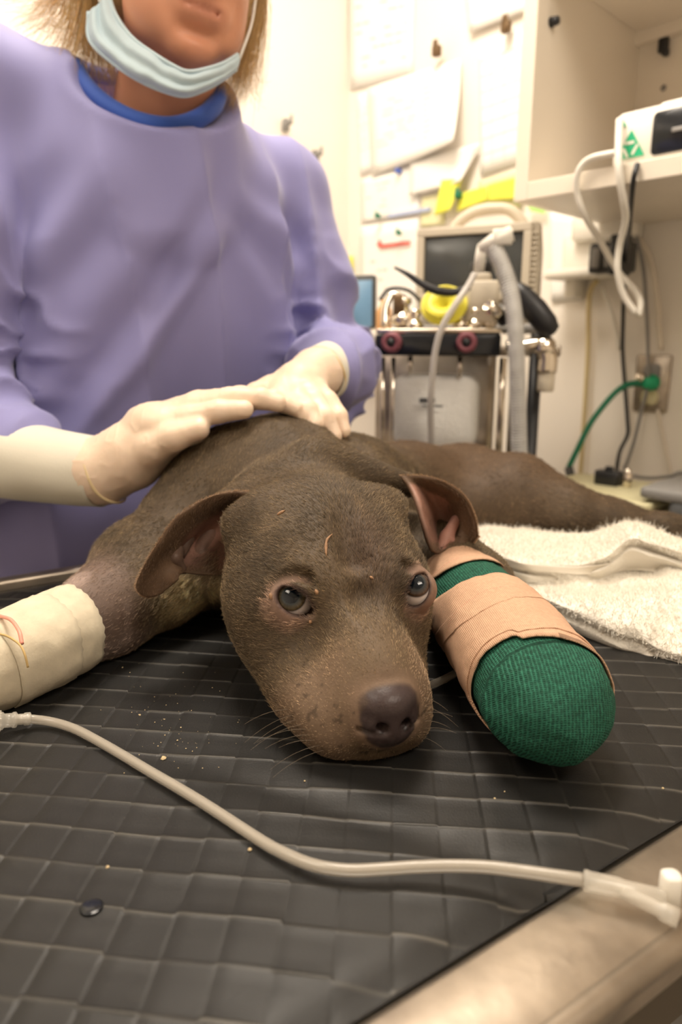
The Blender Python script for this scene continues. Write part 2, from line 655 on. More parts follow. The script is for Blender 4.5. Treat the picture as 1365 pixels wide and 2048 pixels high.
U0, U1, V0, V1 = -.62, .93, .130, .800
table = empty('exam_table', tuple(tb((U0 + U1) / 2, (V0 + V1) / 2, -T)), 'stainless steel exam table with raised rim under the black mat', 'table')


def rim(u0, u1, v0, v1):
    o = mesh_obj('rim', [tbx(u0, u1, v0, v1, -.022, .008)], M['steel'], table, smooth=True, bevel=.004)
    return o


rim(U0, U1, V0, V0 + .041)
rim(U0, U1, V1 - .018, V1)
rim(U0, U0 + .03, V0 + .041, V1 - .018)
rim(U1 - .02, U1, V0 + .041, V1 - .018)
# rolled bead along the near rim's outer edge and the thin inner lip
mesh_obj('rim_bead', [tube([tb(U0, V0 + .001, .002), tb(U1, V0 + .001, .002)], .0065, 12)], M['steel'], table)
mesh_obj('table_top', [tbx(U0 + .03, U1 - .02, V0 + .041, V1 - .018, -.03, -.008)], M['steel_dark'], table, smooth=False)
mesh_obj('apron', [tbx(U0 + .01, U1 - .01, V0 + .030, V1 - .03, -.11, -.022)], M['apron'], table, smooth=False)
cu, cv = (U0 + U1) / 2, (V0 + V1) / 2
mesh_obj('pedestal', [tbx(cu - .1, cu + .1, cv - .08, cv + .08, -T + .05, -.11)], M['steel'], table, smooth=False, bevel=.01)
mesh_obj('table_base', [tbx(cu - .35, cu + .35, cv - .22, cv + .22, -T, -T + .05)], M['steel_dark'], table, smooth=False, bevel=.01)

# ------------------------------------------------------------------ black rubber mat, embossed in small tiles
ga = math.radians(-7.0)
GX = np.array([math.cos(ga), math.sin(ga), 0]); GY = np.array([-math.sin(ga + .05), math.cos(ga + .05), 0])
CELL = .0243
MU0, MU1, MV0, MV1 = U0 + .035, U1 - .025, V0 + .050, V1 - .022


def mat_h(P):
    """gentle waves of the mat; height above the table top"""
    u = P[..., 0] * TU[0] + P[..., 1] * TU[1]; v = P[..., 0] * TV[0] + P[..., 1] * TV[1]
    Q = np.stack([P[..., 0], P[..., 1], P[..., 0] * 0], -1)
    h = .0010 * vnoise(Q, 9.0) + .0005 * vnoise(Q, 24.0)
    # a soft diagonal crease in front of the muzzle and a rolled edge at the rim
    d = np.abs((P[..., 0] - .02) * .45 + (P[..., 1] - .325) * .9)
    h = h - .0016 * np.exp(-(d / .010) ** 2) * sstep(-.25, 0.0, P[..., 0])
    e = np.minimum(np.minimum(v - MV0, MV1 - v), np.minimum(u - MU0, MU1 - u))
    h = h - .004 * (1 - sstep(0, .022, e)) ** 2
    return h


def build_mat():
    V, F = [], []
    c0 = tb((U0 + U1) / 2, (V0 + V1) / 2)
    inv = np.linalg.inv(np.array([[GX[0], GY[0]], [GX[1], GY[1]]]))
    fr = [0, .04, .085, .35, .65, .92, .965, 1.0]       # profile stations across a tile
    hp = [-1, -.9, .15, .05, 0, .05, .25, -1]
    n = len(fr) - 1
    lo, hi = -55, 60
    st = []
    for i in range(lo, hi):
        for f in fr[:-1]: st.append((i, f))
    stx = np.array([i + f for i, f in st]); ph = np.array([hp[fr.index(f)] for i, f in st])
    cellx = np.array([i for i, f in st])
    X, Y = np.meshgrid(stx, stx, indexing='ij')
    CX, CY = np.meshgrid(cellx, cellx, indexing='ij')
    HX, HY = np.meshgrid(ph, ph, indexing='ij')
    r = np.random.default_rng(5).random((200, 200))
    r2 = np.random.default_rng(6).random((200, 200))
    wob = .045 * np.sin(CX * 1.7 + CY * .6) + .05 * (r[CX + 60, CY * 0] - .5)
    P = (X[..., None] * GX + (Y + wob * .8)[..., None] * GY) * CELL + np.array([.0, .28, 0])
    tilt = (r[CX + 60, CY + 60] - .35) * (Y - CY - .5) * .00055 + (r2[CX + 60, CY + 60] - .5) * (X - CX - .5) * .0004
    # thin dark grooves one way, narrow raised welts the other way
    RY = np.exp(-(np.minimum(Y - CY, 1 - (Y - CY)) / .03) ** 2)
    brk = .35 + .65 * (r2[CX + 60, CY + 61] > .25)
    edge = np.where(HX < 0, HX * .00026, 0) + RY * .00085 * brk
    WEAR_GLINT = np.clip(RY * brk * (.45 + .55 * r[(CX * 3 + 11) % 200, (CY * 5 + 7) % 200]), 0, 1)  # paler colour on worn welts, with the light they catch painted in
    z = T + mat_h(P) + edge + tilt + .0012
    u = P @ TU; v = P @ TV
    ok = (u > MU0) & (u < MU1) & (v > MV0 + .012) & (v < MV1)
    P[..., 2] = z
    N, Mn = X.shape
    idx = np.arange(N * Mn).reshape(N, Mn)
    # smooth border where the embossing stops and the rubber is plain
    e = np.minimum(v - MV0, MV1 - v)
    fl = sstep(.012, .03, v - MV0)
    P[..., 2] = T + mat_h(P) + .0012 + (edge + tilt) * (.25 + .75 * fl)
    okc = (u > MU0) & (u < MU1) & (v > MV0) & (v < MV1)
    q = okc[:-1, :-1] | okc[1:, :-1] | okc[1:, 1:] | okc[:-1, 1:]
    uc, vc = np.clip(u, MU0, MU1), np.clip(v, MV0, MV1)
    Pc = uc[..., None] * TU + vc[..., None] * TV
    P[..., 0] = Pc[..., 0]; P[..., 1] = Pc[..., 1]
    I, J = np.nonzero(q)
    F = np.stack([idx[I, J], idx[I + 1, J], idx[I + 1, J + 1], idx[I, J + 1]], 1)
    used = np.unique(F)
    re = np.full(N * Mn, -1); re[used] = np.arange(len(used))
    wr = WEAR_GLINT.reshape(-1)[used][:, None]
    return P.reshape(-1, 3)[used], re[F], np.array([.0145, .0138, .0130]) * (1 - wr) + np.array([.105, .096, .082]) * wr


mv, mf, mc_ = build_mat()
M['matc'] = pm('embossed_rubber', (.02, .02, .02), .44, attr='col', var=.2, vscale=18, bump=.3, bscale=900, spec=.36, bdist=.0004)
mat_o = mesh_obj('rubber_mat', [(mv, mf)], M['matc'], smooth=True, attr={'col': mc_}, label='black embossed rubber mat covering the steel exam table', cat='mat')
# plain skirt + underside give the sheet its thickness
skv = []
for (u, v) in [(MU0, MV0), (MU1, MV0), (MU1, MV1), (MU0, MV1)]: skv.append((u, v))
def sk(u0, v0, u1, v1, w=.006):
    n = 60
    a = [tb(u0 + (u1 - u0) * k / n, v0 + (v1 - v0) * k / n, 0) for k in range(n + 1)]
    V = []
    nrm = unit(np.cross(ZZ, a[-1] - a[0]))
    for p in a:
        h = float(mat_h(p[None])[0])
        V += [p + ZZ * (h + .0012) - nrm * .001, p + ZZ * (h + .0010) + nrm * .001, p + ZZ * (-.003) + nrm * .004, p + ZZ * (-.0085) + nrm * .004]
    F = [(4 * k + j, 4 * k + j + 1, 4 * k + 5 + j, 4 * k + 4 + j) for k in range(n) for j in range(3)]
    return np.array(V), F
mesh_obj('edge_fold', [sk(MU0, MV0, MU1, MV0), sk(MU1, MV0, MU1, MV1), sk(MU1, MV1, MU0, MV1), sk(MU0, MV1, MU0, MV0)], M['mat'], mat_o)
hp_ = onz(183, 1813, .0016)
mesh_obj('drain_hole', [lathe([(.0001, 0), (.0045, .0001), (.0052, -.0002)], hp_, n=20)], M['blackg'], mat_o)
# crumbs scattered on the mat
cV, cF = [], []
cr_m = pm('crumb', (.62, .48, .28), .8)
crs = [(327, 1513, .0016), (280, 1430, .0007), (310, 1445, .0006), (355, 1480, .0006), (362, 1455, .0005), (330, 1470, .0005), (425, 1375, .0004), (440, 1382, .0004), (245, 1335, .0006),
       (260, 1345, .0005), (345, 1555, .0005), (372, 1495, .0004), (610, 1562, .0006), (500, 1697, .001), (215, 1730, .001), (1010, 1585, .0006), (990, 1600, .0009), (1327, 1575, .0008), (385, 1500, .0004), (290, 1420, .0004), (405, 1530, .0004)]
for k in range(70):
    crs.append((random.gauss(340, 70), random.gauss(1455, 55), random.uniform(.00018, .00042)))
for x, y, s in crs:
    p = onz(x, y, .002); p[2] = T + float(mat_h(p[None])[0]) + .0014 + s * .4
    cV.append(lathe([(0, -s * .6), (s * random.uniform(.7, 1.2), -s * .1), (s * .6, s * .5), (0, s * .7)], p, (random.uniform(-.4, .4), random.uniform(-.4, .4), 1), n=6))
mesh_obj('crumbs', cV, cr_m, smooth=False, label='pale dry crumbs scattered on the black mat', cat='crumbs', kind='stuff')

# ================================================================== wall shelf unit
shelf = empty('shelf_unit', tuple(wd(-.25, 1.3, 1.384)), 'cream laminate open shelf cabinet fixed high on the wall', 'shelf')
SW0, SW1 = -.715, .65
mesh_obj('side_panel', [rb(SW0, SW0 + .026, 1.09, WD - .001, 1.384, 2.35)], M['laminate'], shelf, smooth=False, bevel=.0015)
mesh_obj('side_panel', [rb(SW1, SW1 + .026, 1.09, WD - .001, 1.384, 2.35)], M['laminate'], shelf, smooth=False, bevel=.0015)
mesh_obj('bottom_board', [rb(SW0 + .026, SW1, 1.09, WD - .02, 1.384, 1.412)], M['laminate'], shelf, smooth=False, bevel=.0015)
mesh_obj('upper_board', [rb(SW0 + .026, SW1, 1.10, WD - .02, 1.722, 1.745)], M['laminate'], shelf, smooth=False, bevel=.0015)
mesh_obj('top_board', [rb(SW0 + .026, SW1, 1.10, WD - .02, 2.325, 2.35)], M['laminate'], shelf, smooth=False, bevel=.0015)
mesh_obj('back_panel', [rb(SW0 + .026, SW1, WD - .02, WD - .001, 1.384, 2.35)], M['laminate'], shelf, smooth=False)
mesh_obj('back_rail', [rb(SW0 + .026, SW1, WD - .04, WD - .02, 1.700, 1.722)], M['laminate'], shelf, smooth=False)
p = onplane(1100, 20, Dd, 1.12)
mesh_obj('cable_clip', [rbox(onplane(1328, 90, Dd, WD - .03), (.018, .012, .024), RAX, .004), rbox(onplane(1332, 104, Dd, WD - .032), (.010, .016, .012), RAX, .003)], M['black'], shelf, label='black clip on the back rail')
mesh_obj('screw_cap', [lathe([(0, .004), (.004, .003), (.0055, 0)], onplane(1328, 176, Dd, WD - .021), -Dd)], M['grey'], shelf)
mesh_obj('hinge_peg', [lathe([(0, .014), (.006, .013), (.008, 0)], wd(SW0 + .027, 1.13, 1.655), Wr)], M['black'], shelf)
# recess bracket under the bottom board
mesh_obj('under_bracket', [rbox(onplane(1232, 400, Dd, WD - .14), (.075, .10, .045), RAX, .012)], M['grey'], shelf)

# device standing on the shelf
p0 = onplane(1225, 318, Dd, 1.115); w0 = float(p0 @ Wr)
dev = empty('shelf_device', tuple(wd(w0 + .12, 1.2, 1.412)), 'white electronic device with dark display and green triangle sign on the shelf', 'device')
dw, dh = .26, .078
mesh_obj('housing', [rbox(wd(w0 + dw / 2, 1.115 + .07, 1.412 + dh / 2 + .0005), (dw, .14, dh), RAX, .012, axis=1)], M['white'], dev)
mesh_obj('housing_top', [rbox(wd(w0 + dw / 2 + .02, 1.19, 1.412 + dh + .004), (dw - .07, .10, .012), RAX, .006, axis=1)], M['white'], dev)
mesh_obj('display', [rbox(wd(w0 + .155, 1.1145, 1.412 + dh / 2), (.19, .006, dh - .020), RAX, .007, axis=1)], M['blackg'], dev)
mesh_obj('display_mark', [rbox(wd(w0 + .10, 1.111, 1.412 + dh / 2), (.022, .001, .006), RAX, .001, axis=1)], M['grey'], dev, label='faint grey print on display')
tri_c = wd(w0 + .028, 1.1142, 1.412 + .026)
def tri(c, s, t=.0012, inner=0):
    V = []
    for dz in (0, t):
        for a in (90, 210, 330):
            V.append(c + Wr * s * math.cos(math.radians(a)) + ZZ * s * math.sin(math.radians(a)) - Dd * dz)
    return np.array(V), [(0, 1, 2), (5, 4, 3), (0, 3, 4, 1), (1, 4, 5, 2), (2, 5, 3, 0)]
sg = mesh_obj('triangle_sign', [tri(tri_c, .026)], M['greenp'], dev, smooth=False, label='green triangle sign with white bent arrows')
wp = []
for a in (90, 210, 330):
    c = tri_c + Wr * .008 * math.cos(math.radians(a)) + ZZ * (.008 * math.sin(math.radians(a))) - Dd * .0015
    t = Wr * math.cos(math.radians(a + 90)) + ZZ * math.sin(math.radians(a + 90))
    n_ = np.cross(t, Dd)
    wp.append(box(c, (.012, .0008, .004), [t, Dd, n_]))
    wp.append(tri(c + t * .007, .0035, .0004))
mesh_obj('arrows', wp, M['white'], sg, smooth=False)
mesh_obj('corner_mark', [tri(wd(w0 + .014, 1.1142, 1.412 + .062), .006)], M['greenp'], dev, smooth=False)


# ================================================================== papers pinned to the wall
def sheet(name, px, mat_, label, cat, group, d0=.006, curl=0, lines=(), parent=None, lm='print'):
    """px: TL TR BR BL pixel corners on the wall"""
    c = [onplane(x, y, Dd, WD - d0) for x, y in px]
    n, m = 8, 8
    V = []
    for i in range(n + 1):
        for j in range(m + 1):
            s, t = j / m, i / n
            p = (c[0] * (1 - s) + c[1] * s) * (1 - t) + (c[3] * (1 - s) + c[2] * s) * t
            p = p - Dd * (curl * (s ** 2) * (t ** 1.5) + .0015 * math.sin(3 * s + 2 * t))
            V.append(p)
    F = grid_faces(n + 1, m + 1)
    o = mesh_obj(name, [(np.array(V), F)], mat_, parent, label=label, cat=cat, group=group, solid=.0008)
    V = np.array(V).reshape(n + 1, m + 1, 3)
    bars = []
    for (s0, s1, t0, th) in lines:
        k = 6
        q = []
        for kk in range(k + 1):
            s = s0 + (s1 - s0) * kk / k
            def S(s, t):
                a = s * m; b = t * n; i0 = min(int(a), m - 1); j0 = min(int(b), n - 1)
                return (V[j0, i0] * (1 - (a - i0)) + V[j0, i0 + 1] * (a - i0)) * (1 - (b - j0)) + (V[j0 + 1, i0] * (1 - (a - i0)) + V[j0 + 1, i0 + 1] * (a - i0)) * (b - j0)
            q += [S(s, t0) - Dd * .0012, S(s, t0 + th) - Dd * .0012]
        bars.append((np.array(q), [(2 * a, 2 * a + 1, 2 * a + 3, 2 * a + 2) for a in range(k)]))
    if bars: mesh_obj('printed_lines', bars, M[lm], o, smooth=False, kind='stuff')
    return o


def txt(n, s0, s1, t0, t1, seed=1, dens=.8):
    r = random.Random(seed); L = []
    for k in range(n):
        t = t0 + (t1 - t0) * k / n
        s = s0
        while s < s1:
            l = r.uniform(.05, .14)
            if r.random() < dens: L.append((s, min(s1, s + l), t, (t1 - t0) / n * .22))
            s += l + .03
    return L


P_ = M['paper']
sheet('paper_sheet', [(697, -80), (832, -110), (826, 150), (702, 180)], P_, 'blank looking white sheet highest on the wall beside the corner', 'paper', 'papers on the wall', .004, lines=txt(9, .1, .9, .3, .9, 3, .5))
sheet('paper_sheet', [(925, -90), (1052, -130), (1052, 22), (940, 66)], P_, 'white sheet touching the shelf cabinet above the other papers', 'paper', 'papers on the wall', .012, lines=txt(5, .1, .9, .5, .9, 4, .4))
sheet('paper_sheet', [(715, 190), (745, 178), (750, 340), (722, 352)], P_, 'narrow typed sheet half hidden under the big curling sheet', 'paper', 'papers on the wall', .004, lines=txt(9, .05, .95, .2, .75, 5))
sheet('paper_sheet', [(735, 176), (922, 118), (932, 290), (745, 352)], P_, 'large white sheet hanging from a bronze clip with a curling corner', 'paper', 'papers on the wall', .010, curl=.05, lines=txt(11, .08, .55, .2, .8, 6, .5) + txt(10, .62, .72, .2, .85, 7, .8))
sheet('paper_sheet', [(958, 92), (1046, 58), (1042, 325), (962, 352)], P_, 'tall ruled white sheet between the curling sheet and the shelf', 'paper', 'papers on the wall', .006, lines=[(.05, .95, .12 + .12 * k, .006) for k in range(7)] + [(.3, .31, .1, .85), (.6, .61, .1, .85)])
sheet('paper_sheet', [(722, 360), (838, 328), (838, 425), (724, 448)], P_, 'short white sheet below the big curling sheet near the blue pin', 'paper', 'papers on the wall', .005, lines=txt(5, .1, .6, .2, .8, 8, .4))
sheet('paper_sheet', [(822, 325), (962, 285), (930, 365), (820, 392)], P_, 'small white sheet lifting away above the yellow notes', 'paper', 'papers on the wall', .014, curl=.02)
sheet('paper_sheet', [(720, 452), (838, 436), (832, 650), (722, 655)], P_, 'white sheet with a red arrow left of the monitor', 'paper', 'papers on the wall', .005, lines=txt(5, .2, .5, .35, .8, 9, .5))
sheet('paper_sheet', [(958, 362), (1040, 338), (1040, 420), (958, 430)], M['note_pale'], 'pale yellow sheet behind the bright notes by the shelf', 'paper', 'papers on the wall', .003)
sheet('paper_sheet', [(845, 395), (890, 384), (890, 450), (842, 455)], M['note_pale'], 'pale yellow sheet edge left of the bright notes', 'paper', 'papers on the wall', .003)
sheet('paper_sheet', [(1100, 420), (1160, 428), (1164, 600), (1104, 605)], P_, 'white sheet on the wall behind the monitor under the shelf', 'paper', 'papers on the wall', .004)
ar = onplane(753, 488, Dd, WD - .012); ar2 = onplane(828, 490, Dd, WD - .012)
arrow = mesh_obj('red_arrow', [box((ar + ar2) / 2, (np.linalg.norm(ar2 - ar) * .8, .0015, .008), RAX), tri(ar + Wr * .012, .012, .001)], M['red'], smooth=False, label='red arrow strip on the sheet left of the monitor', cat='sticker')
sheet('sticky_note', [(884, 360), (926, 357), (905, 420), (870, 432)], M['note_yellow'], 'bright yellow note hanging tilted, leftmost of the notes over the monitor', 'note', 'notes above the monitor', .024, curl=.01)
sheet('sticky_note', [(920, 388), (974, 372), (974, 400), (915, 424)], M['note_yellow'], 'bright yellow note in the middle of the row above the monitor', 'note', 'notes above the monitor', .018)
sheet('sticky_note', [(976, 370), (1034, 354), (1032, 398), (977, 402)], M['note_yellow'], 'bright yellow note nearest the shelf in the row above the monitor', 'note', 'notes above the monitor', .018)
sheet('sticky_note', [(1031, 378), (1046, 374), (1045, 404), (1031, 408)], M['note_green'], 'light green note strip beside the shelf panel', 'note', 'notes above the monitor', .016)
sheet('sticky_note', [(1056, 408), (1090, 410), (1090, 428), (1062, 422)], M['note_green'], 'light green note under the shelf board', 'note', 'notes above the monitor', .016)
sheet('sticky_note', [(684, 516), (706, 512), (706, 570), (684, 574)], M['note_yellow'], 'yellow note low on the wall beside the purple sleeve', 'note', None, .008)


def clip(px, py, lab, m='clip', s=1.0):
    c = onplane(px, py, Dd, WD - .028)
    e = empty('paper_clip', tuple(c), lab, 'clip', 'clips and magnets on the wall')
    mesh_obj('jaw', [rbox(c, (.020 * s, .018, .022 * s), RAX, .004)], M[m], e)
    mesh_obj('lever', [rbox(c + ZZ * .014 * s - Dd * .006, (.014 * s, .006, .016 * s), RAX, .003)], M[m], e)


clip(874, 102, 'bronze clip holding the big curling sheet')
clip(1013, 54, 'bronze clip under the uppermost sheet by the shelf')
clip(917, 390, 'small green clip on the tilted yellow note', 'green', .7)
clip(798, 466, 'small green clip above the red arrow', 'green', .5)
clip(756, 432, 'small dark green clip left of the monitor top', 'green', .5)
bp_ = onplane(800, 343, Dd, WD - .008)
mesh_obj('push_pin', [lathe([(.007, 0), (.007, .004), (.004, .007), (.006, .014), (0, .015)], bp_, -Dd)], M['blue'], label='blue push pin on the short white sheet', cat='pin')
mesh_obj('blue_strip', [rb(-1.34, -1.20, WD - .012, WD - .004, 0, .009)], M['paleblue'], smooth=False)
o = bpy.data.objects['blue_strip']; bs = onplane(748, 441, Dd, WD - .01); o.location = (0, 0, bs[2]); o['label'] = 'blue label strip above the white sheet with a red arrow'; o['category'] = 'sticker'
# dark hooks on the left wall behind the shoulder
for (x, y, s, lab) in ((572, 250, 1, 'black wall hook higher up behind the purple shoulder'), (632, 312, 1, 'black wall hook lower down beside the purple shoulder')):
    # left wall: plane w = WL
    a = onplane(x, y, Wr, WL + .015)
    mesh_obj('wall_hook', [rbox(a, (.016, .016, .028), RAX, .004), tube([a + Wr * .006, a + Wr * .022, a + Wr * .022 + ZZ * .018], .004)], M['grey'], label=lab, cat='hook', group='hooks on the left wall')


# ================================================================== cables, outlets on the wall under the shelf
def cable(name, pts, d, r, m, label, cat='cable', group=None, n=8, parent=None, extra=()):
    """pts: pixels (px,py[,d]) measured on planes parallel to the wall"""
    P = [onplane(q[0], q[1], Dd, q[2] if len(q) > 2 else d) for q in pts]
    return mesh_obj(name, [tube(cr(P, 8), r, n)] + list(extra), M[m], parent, label=label, cat=cat, group=group)


cable('power_cable', [(1235, 305, 1.085), (1180, 318, 1.08), (1157, 345, 1.078), (1155, 385, 1.085), (1170, 430, 1.1), (1200, 480, 1.15), (1235, 540, 1.2), (1270, 580, 1.2), (1282, 605, 1.18), (1278, 632, 1.17)], 1.08, .0052, 'white', 'white cable looping over the shelf edge beside the device', group='white cables under the device')
cable('power_cable', [(1240, 240, 1.105), (1238, 300, 1.08), (1240, 350, 1.075), (1248, 400, 1.09), (1252, 440, 1.12), (1240, 490, 1.14), (1236, 540, 1.14), (1248, 590, 1.15), (1272, 626, 1.16)], 1.08, .0056, 'white', 'white cable hanging straight down in front of the shelf edge', group='white cables under the device')
cable('power_cable', [(1276, 328, 1.085), (1268, 360, 1.08), (1262, 420, 1.14), (1256, 500, 1.3), (1250, 560, 1.4), (1247, 640, 1.44), (1246, 700), (1250, 760), (1256, 840), (1256, 870), (1240, 905), (1233, 950), (1232, 965)], 1.45, .0042, 'black', 'black power cable running from the device down to the black plug')
cable('power_cable', [(1262, 440, 1.42), (1276, 480), (1288, 540), (1294, 620), (1297, 700), (1296, 770), (1284, 820), (1270, 880), (1255, 925), (1250, 938), (1262, 950, 1.40), (1300, 956, 1.38), (1340, 952, 1.36), (1365, 945, 1.36), (1420, 948, 1.36)], 1.445, .0036, 'grey', 'grey cable passing over the outlet plate and onto the counter')
cable('yellow_tube', [(1196, 560), (1182, 580), (1178, 620), (1177, 700), (1173, 780), (1168, 860), (1164, 920), (1160, 970), (1158, 1010)], 1.45, .0052, 'tubeyel', 'yellowed plastic tube hanging down the wall', 'tube')
cable('white_cord', [(1204, 575), (1215, 600), (1228, 640), (1240, 700)], 1.455, .004, 'white', 'short pale cord under the white bracket', 'cord')
cable('wall_conduit', [(1262, 450, 1.462), (1300, 520, 1.462), (1315, 600, 1.462), (1322, 700, 1.462)], 1.462, .006, 'laminate', 'cream conduit slanting down the wall to the outlet', 'conduit')
cable('wall_conduit', [(1316, 820), (1328, 880), (1345, 960), (1350, 985)], 1.462, .004, 'laminate', 'cream conduit below the outlet plate', 'conduit')
cable('green_tube', [(1290, 768, 1.44), (1262, 768, 1.42), (1235, 782, 1.40), (1205, 815, 1.38), (1180, 850, 1.36), (1155, 900, 1.34), (1138, 935, 1.33)], 1.4, .0062, 'green', 'dark green gas hose bending away from the wall outlet', 'hose')
a = onplane(1138, 935, Dd, 1.33); b = onplane(1150, 985, Dd, 1.32)
mesh_obj('hose_end', [tube([a, a * .5 + b * .5, b], .009, 10)], M['darkgrey'], bpy.data.objects['green_tube'])
# outlet plate
oc = onplane(1305, 767, Dd, WD - .004)
out = empty('outlet_plate', tuple(oc), 'brushed metal outlet plate with a green plug', 'outlet')
mesh_obj('plate', [rbox(oc, (.070, .007, .115), RAX, .006, axis=1)], M['plate'], out)
mesh_obj('socket', [rbox(oc - Dd * .005 + ZZ * .025, (.034, .006, .03), RAX, .01, axis=1)], M['grey'], out)
mesh_obj('socket', [rbox(oc - Dd * .005 - ZZ * .028, (.034, .006, .03), RAX, .01, axis=1)], M['cream'], out)
mesh_obj('green_plug', [lathe([(.016, 0), (.016, .012), (.011, .016), (.011, .030), (0, .031)], onplane(1306, 765, Dd, WD - .008), -Dd)], M['greenp'], out)
mesh_obj('chrome_collar', [lathe([(.009, 0), (.009, .012), (0, .013)], onplane(1284, 755, Dd, 1.44), -Dd)], M['chrome'], out)
# white bracket with black power strip
bc = onplane(1165, 545, Dd, WD - .01)
br = empty('wall_bracket', tuple(bc), 'white plastic bracket on the wall holding the black adapter', 'bracket')
mesh_obj('bracket_body', [rbox(onplane(1180, 505, Dd, WD - .03), (.10, .05, .075), RAX, .01, axis=1)], M['white'], br)
mesh_obj('bracket_arm', [rbox(onplane(1170, 548, Dd, WD - .05), (.14, .09, .018), RAX, .008)], M['white'], br)
mesh_obj('bracket_foot', [rbox(onplane(1150, 575, Dd, WD - .02), (.03, .04, .045), RAX, .008)], M['white'], br)
mesh_obj('upper_box', [rbox(onplane(1215, 455, Dd, WD - .04), (.12, .07, .05), RAX, .01, axis=1)], M['white'], br)
ab = onplane(1226, 516, Dd, WD - .10)
ad = empty('power_adapter', tuple(ab), 'black power adapter block under the shelf', 'adapter')
mesh_obj('adapter_body', [rbox(ab, (.075, .045, .055), RAX, .006, axis=1)], M['black'], ad)
mesh_obj('socket_face', [rbox(ab - Dd * .024 - Wr * .022, (.016, .004, .036), RAX, .003, axis=1), rbox(ab - Dd * .024 + Wr * .002, (.012, .004, .036), RAX, .003, axis=1)], M['grey'], ad)
mesh_obj('plug', [rbox(ab + Wr * .030 - Dd * .03, (.024, .05, .07), RAX, .006)], M['black'], ad)

# ================================================================== counter at the right with boxes
cz = .80
cnt = empty('counter', tuple(wd(-.35, 1.25, 0)), 'cream wall counter behind the right end of the exam table', 'counter')
mesh_obj('counter_top', [rb(-.66, .9, 1.08, WD - .001, cz - .03, cz)], M['laminate'], cnt, smooth=False, bevel=.003)
mesh_obj('counter_front', [rb(-.64, .88, 1.11, 1.13, .08, cz - .03)], M['laminate'], cnt, smooth=False)
mesh_obj('side_board', [rb(-.64, -.62, 1.13, WD - .002, .0, cz - .03)], M['laminate'], cnt, smooth=False)
mesh_obj('side_board', [rb(.86, .88, 1.13, WD - .002, .0, cz - .03)], M['laminate'], cnt, smooth=False)
q = onplane(1170, 990, Dd, 1.35); w0 = float(q @ Wr)
cb = empty('storage_box', tuple(wd(w0 + .10, 1.25, cz)), 'pale yellow plastic box with a grey lid edge on the counter', 'box')
mesh_obj('box_body', [rbox(wd(w0 + .10, 1.25, cz + .04), (.22, .19, .08), RAX, .01)], M['cream'], cb)
mesh_obj('box_lid', [rbox(wd(w0 + .10, 1.25, cz + .0865), (.228, .198, .012), RAX, .01)], M['cream'], cb)
mesh_obj('latch', [rbox(wd(w0 + .165, 1.148, cz + .082), (.024, .008, .014), RAX, .003)], M['black'], cb)
pc = wd(w0 + .085, 1.27, cz + .093 + .013)
mesh_obj('black_plug', [rbox(pc, (.045, .03, .026), RAX, .004), rbox(pc + ZZ * .015, (.014, .012, .012), RAX, .003)], M['black'], label='black plug block standing on the pale yellow box', cat='plug')
mesh_obj('glass_vial', [lathe([(.008, 0), (.009, .004), (.009, .022), (.005, .028), (.005, .034), (0, .034)], pc + Wr * .036 - ZZ * .013)], M['chrome'], label='small shiny vial beside the black plug block', cat='vial')
gt = empty('grey_tray', tuple(wd(w0 + .32, 1.2, cz)), 'long grey tray with ribbed side at the right end of the counter', 'tray')
mesh_obj('tray_body', [rbox(wd(w0 + .37, 1.26, cz + .05), (.26, .20, .10), RAX, .01)], M['darkgrey'], gt)
mesh_obj('tray_lid', [rbox(wd(w0 + .35, 1.27, cz + .109), (.32, .22, .018), RAX, .01)], M['grey'], gt)
for k in range(9):
    mesh_obj('rib', [rbox(wd(w0 + .27 + k * .024, 1.158, cz + .05), (.007, .006, .085), RAX, .002)], M['grey'], gt)
# ================================================================== the dog
HM = (onz(585, 1197, .09) + onz(832, 1172, .09)) / 2       # point between the eyes
psi, pit = math.radians(15.5), math.radians(21)
hr = np.array([math.cos(psi), math.sin(psi), 0])
hf = np.array([math.sin(psi) * math.cos(pit), -math.cos(psi) * math.cos(pit), -math.sin(pit)])
hu = np.cross(hf, hr)
if hu[2] < 0: hu = -hu
HR = np.stack([hr, hf, hu])


def H(a, b, c):
    return HM + hr * a + hf * b + hu * c


def hl(P):
    return (P - HM) @ HR.T


def away(P, s):
    """move a point away from the camera by s metres"""
    d = P - np.array([0, 0, CZ]); return P + d / np.linalg.norm(d) * s


def E(a, b, c, ra, rb, rc, rot=None):
    R = HR
    if rot is not None:
        ax, an = rot
        Q = np.array(Matrix.Rotation(math.radians(an), 3, Vector(HR[ax])))
        R = (Q @ HR.T).T
    return ell(H(a, b, c), (ra, rb, rc), R)


eL = away(onz(589, 1200, .088), .0095)
eR = away(onz(831, 1180, .088), .0100)

dv = Vol(axis_pts((-.40, -.115, .005), (-.115, .085, .0014), (.085, .62, .005)),
         axis_pts((.33, .57, .0014), (.57, 1.12, .005)),
         axis_pts((.888, 1.065, .0015), (1.065, 1.12, .004)))
Tz = T + .0015


def B(x, y, z): return np.array([x, y, Tz + z])


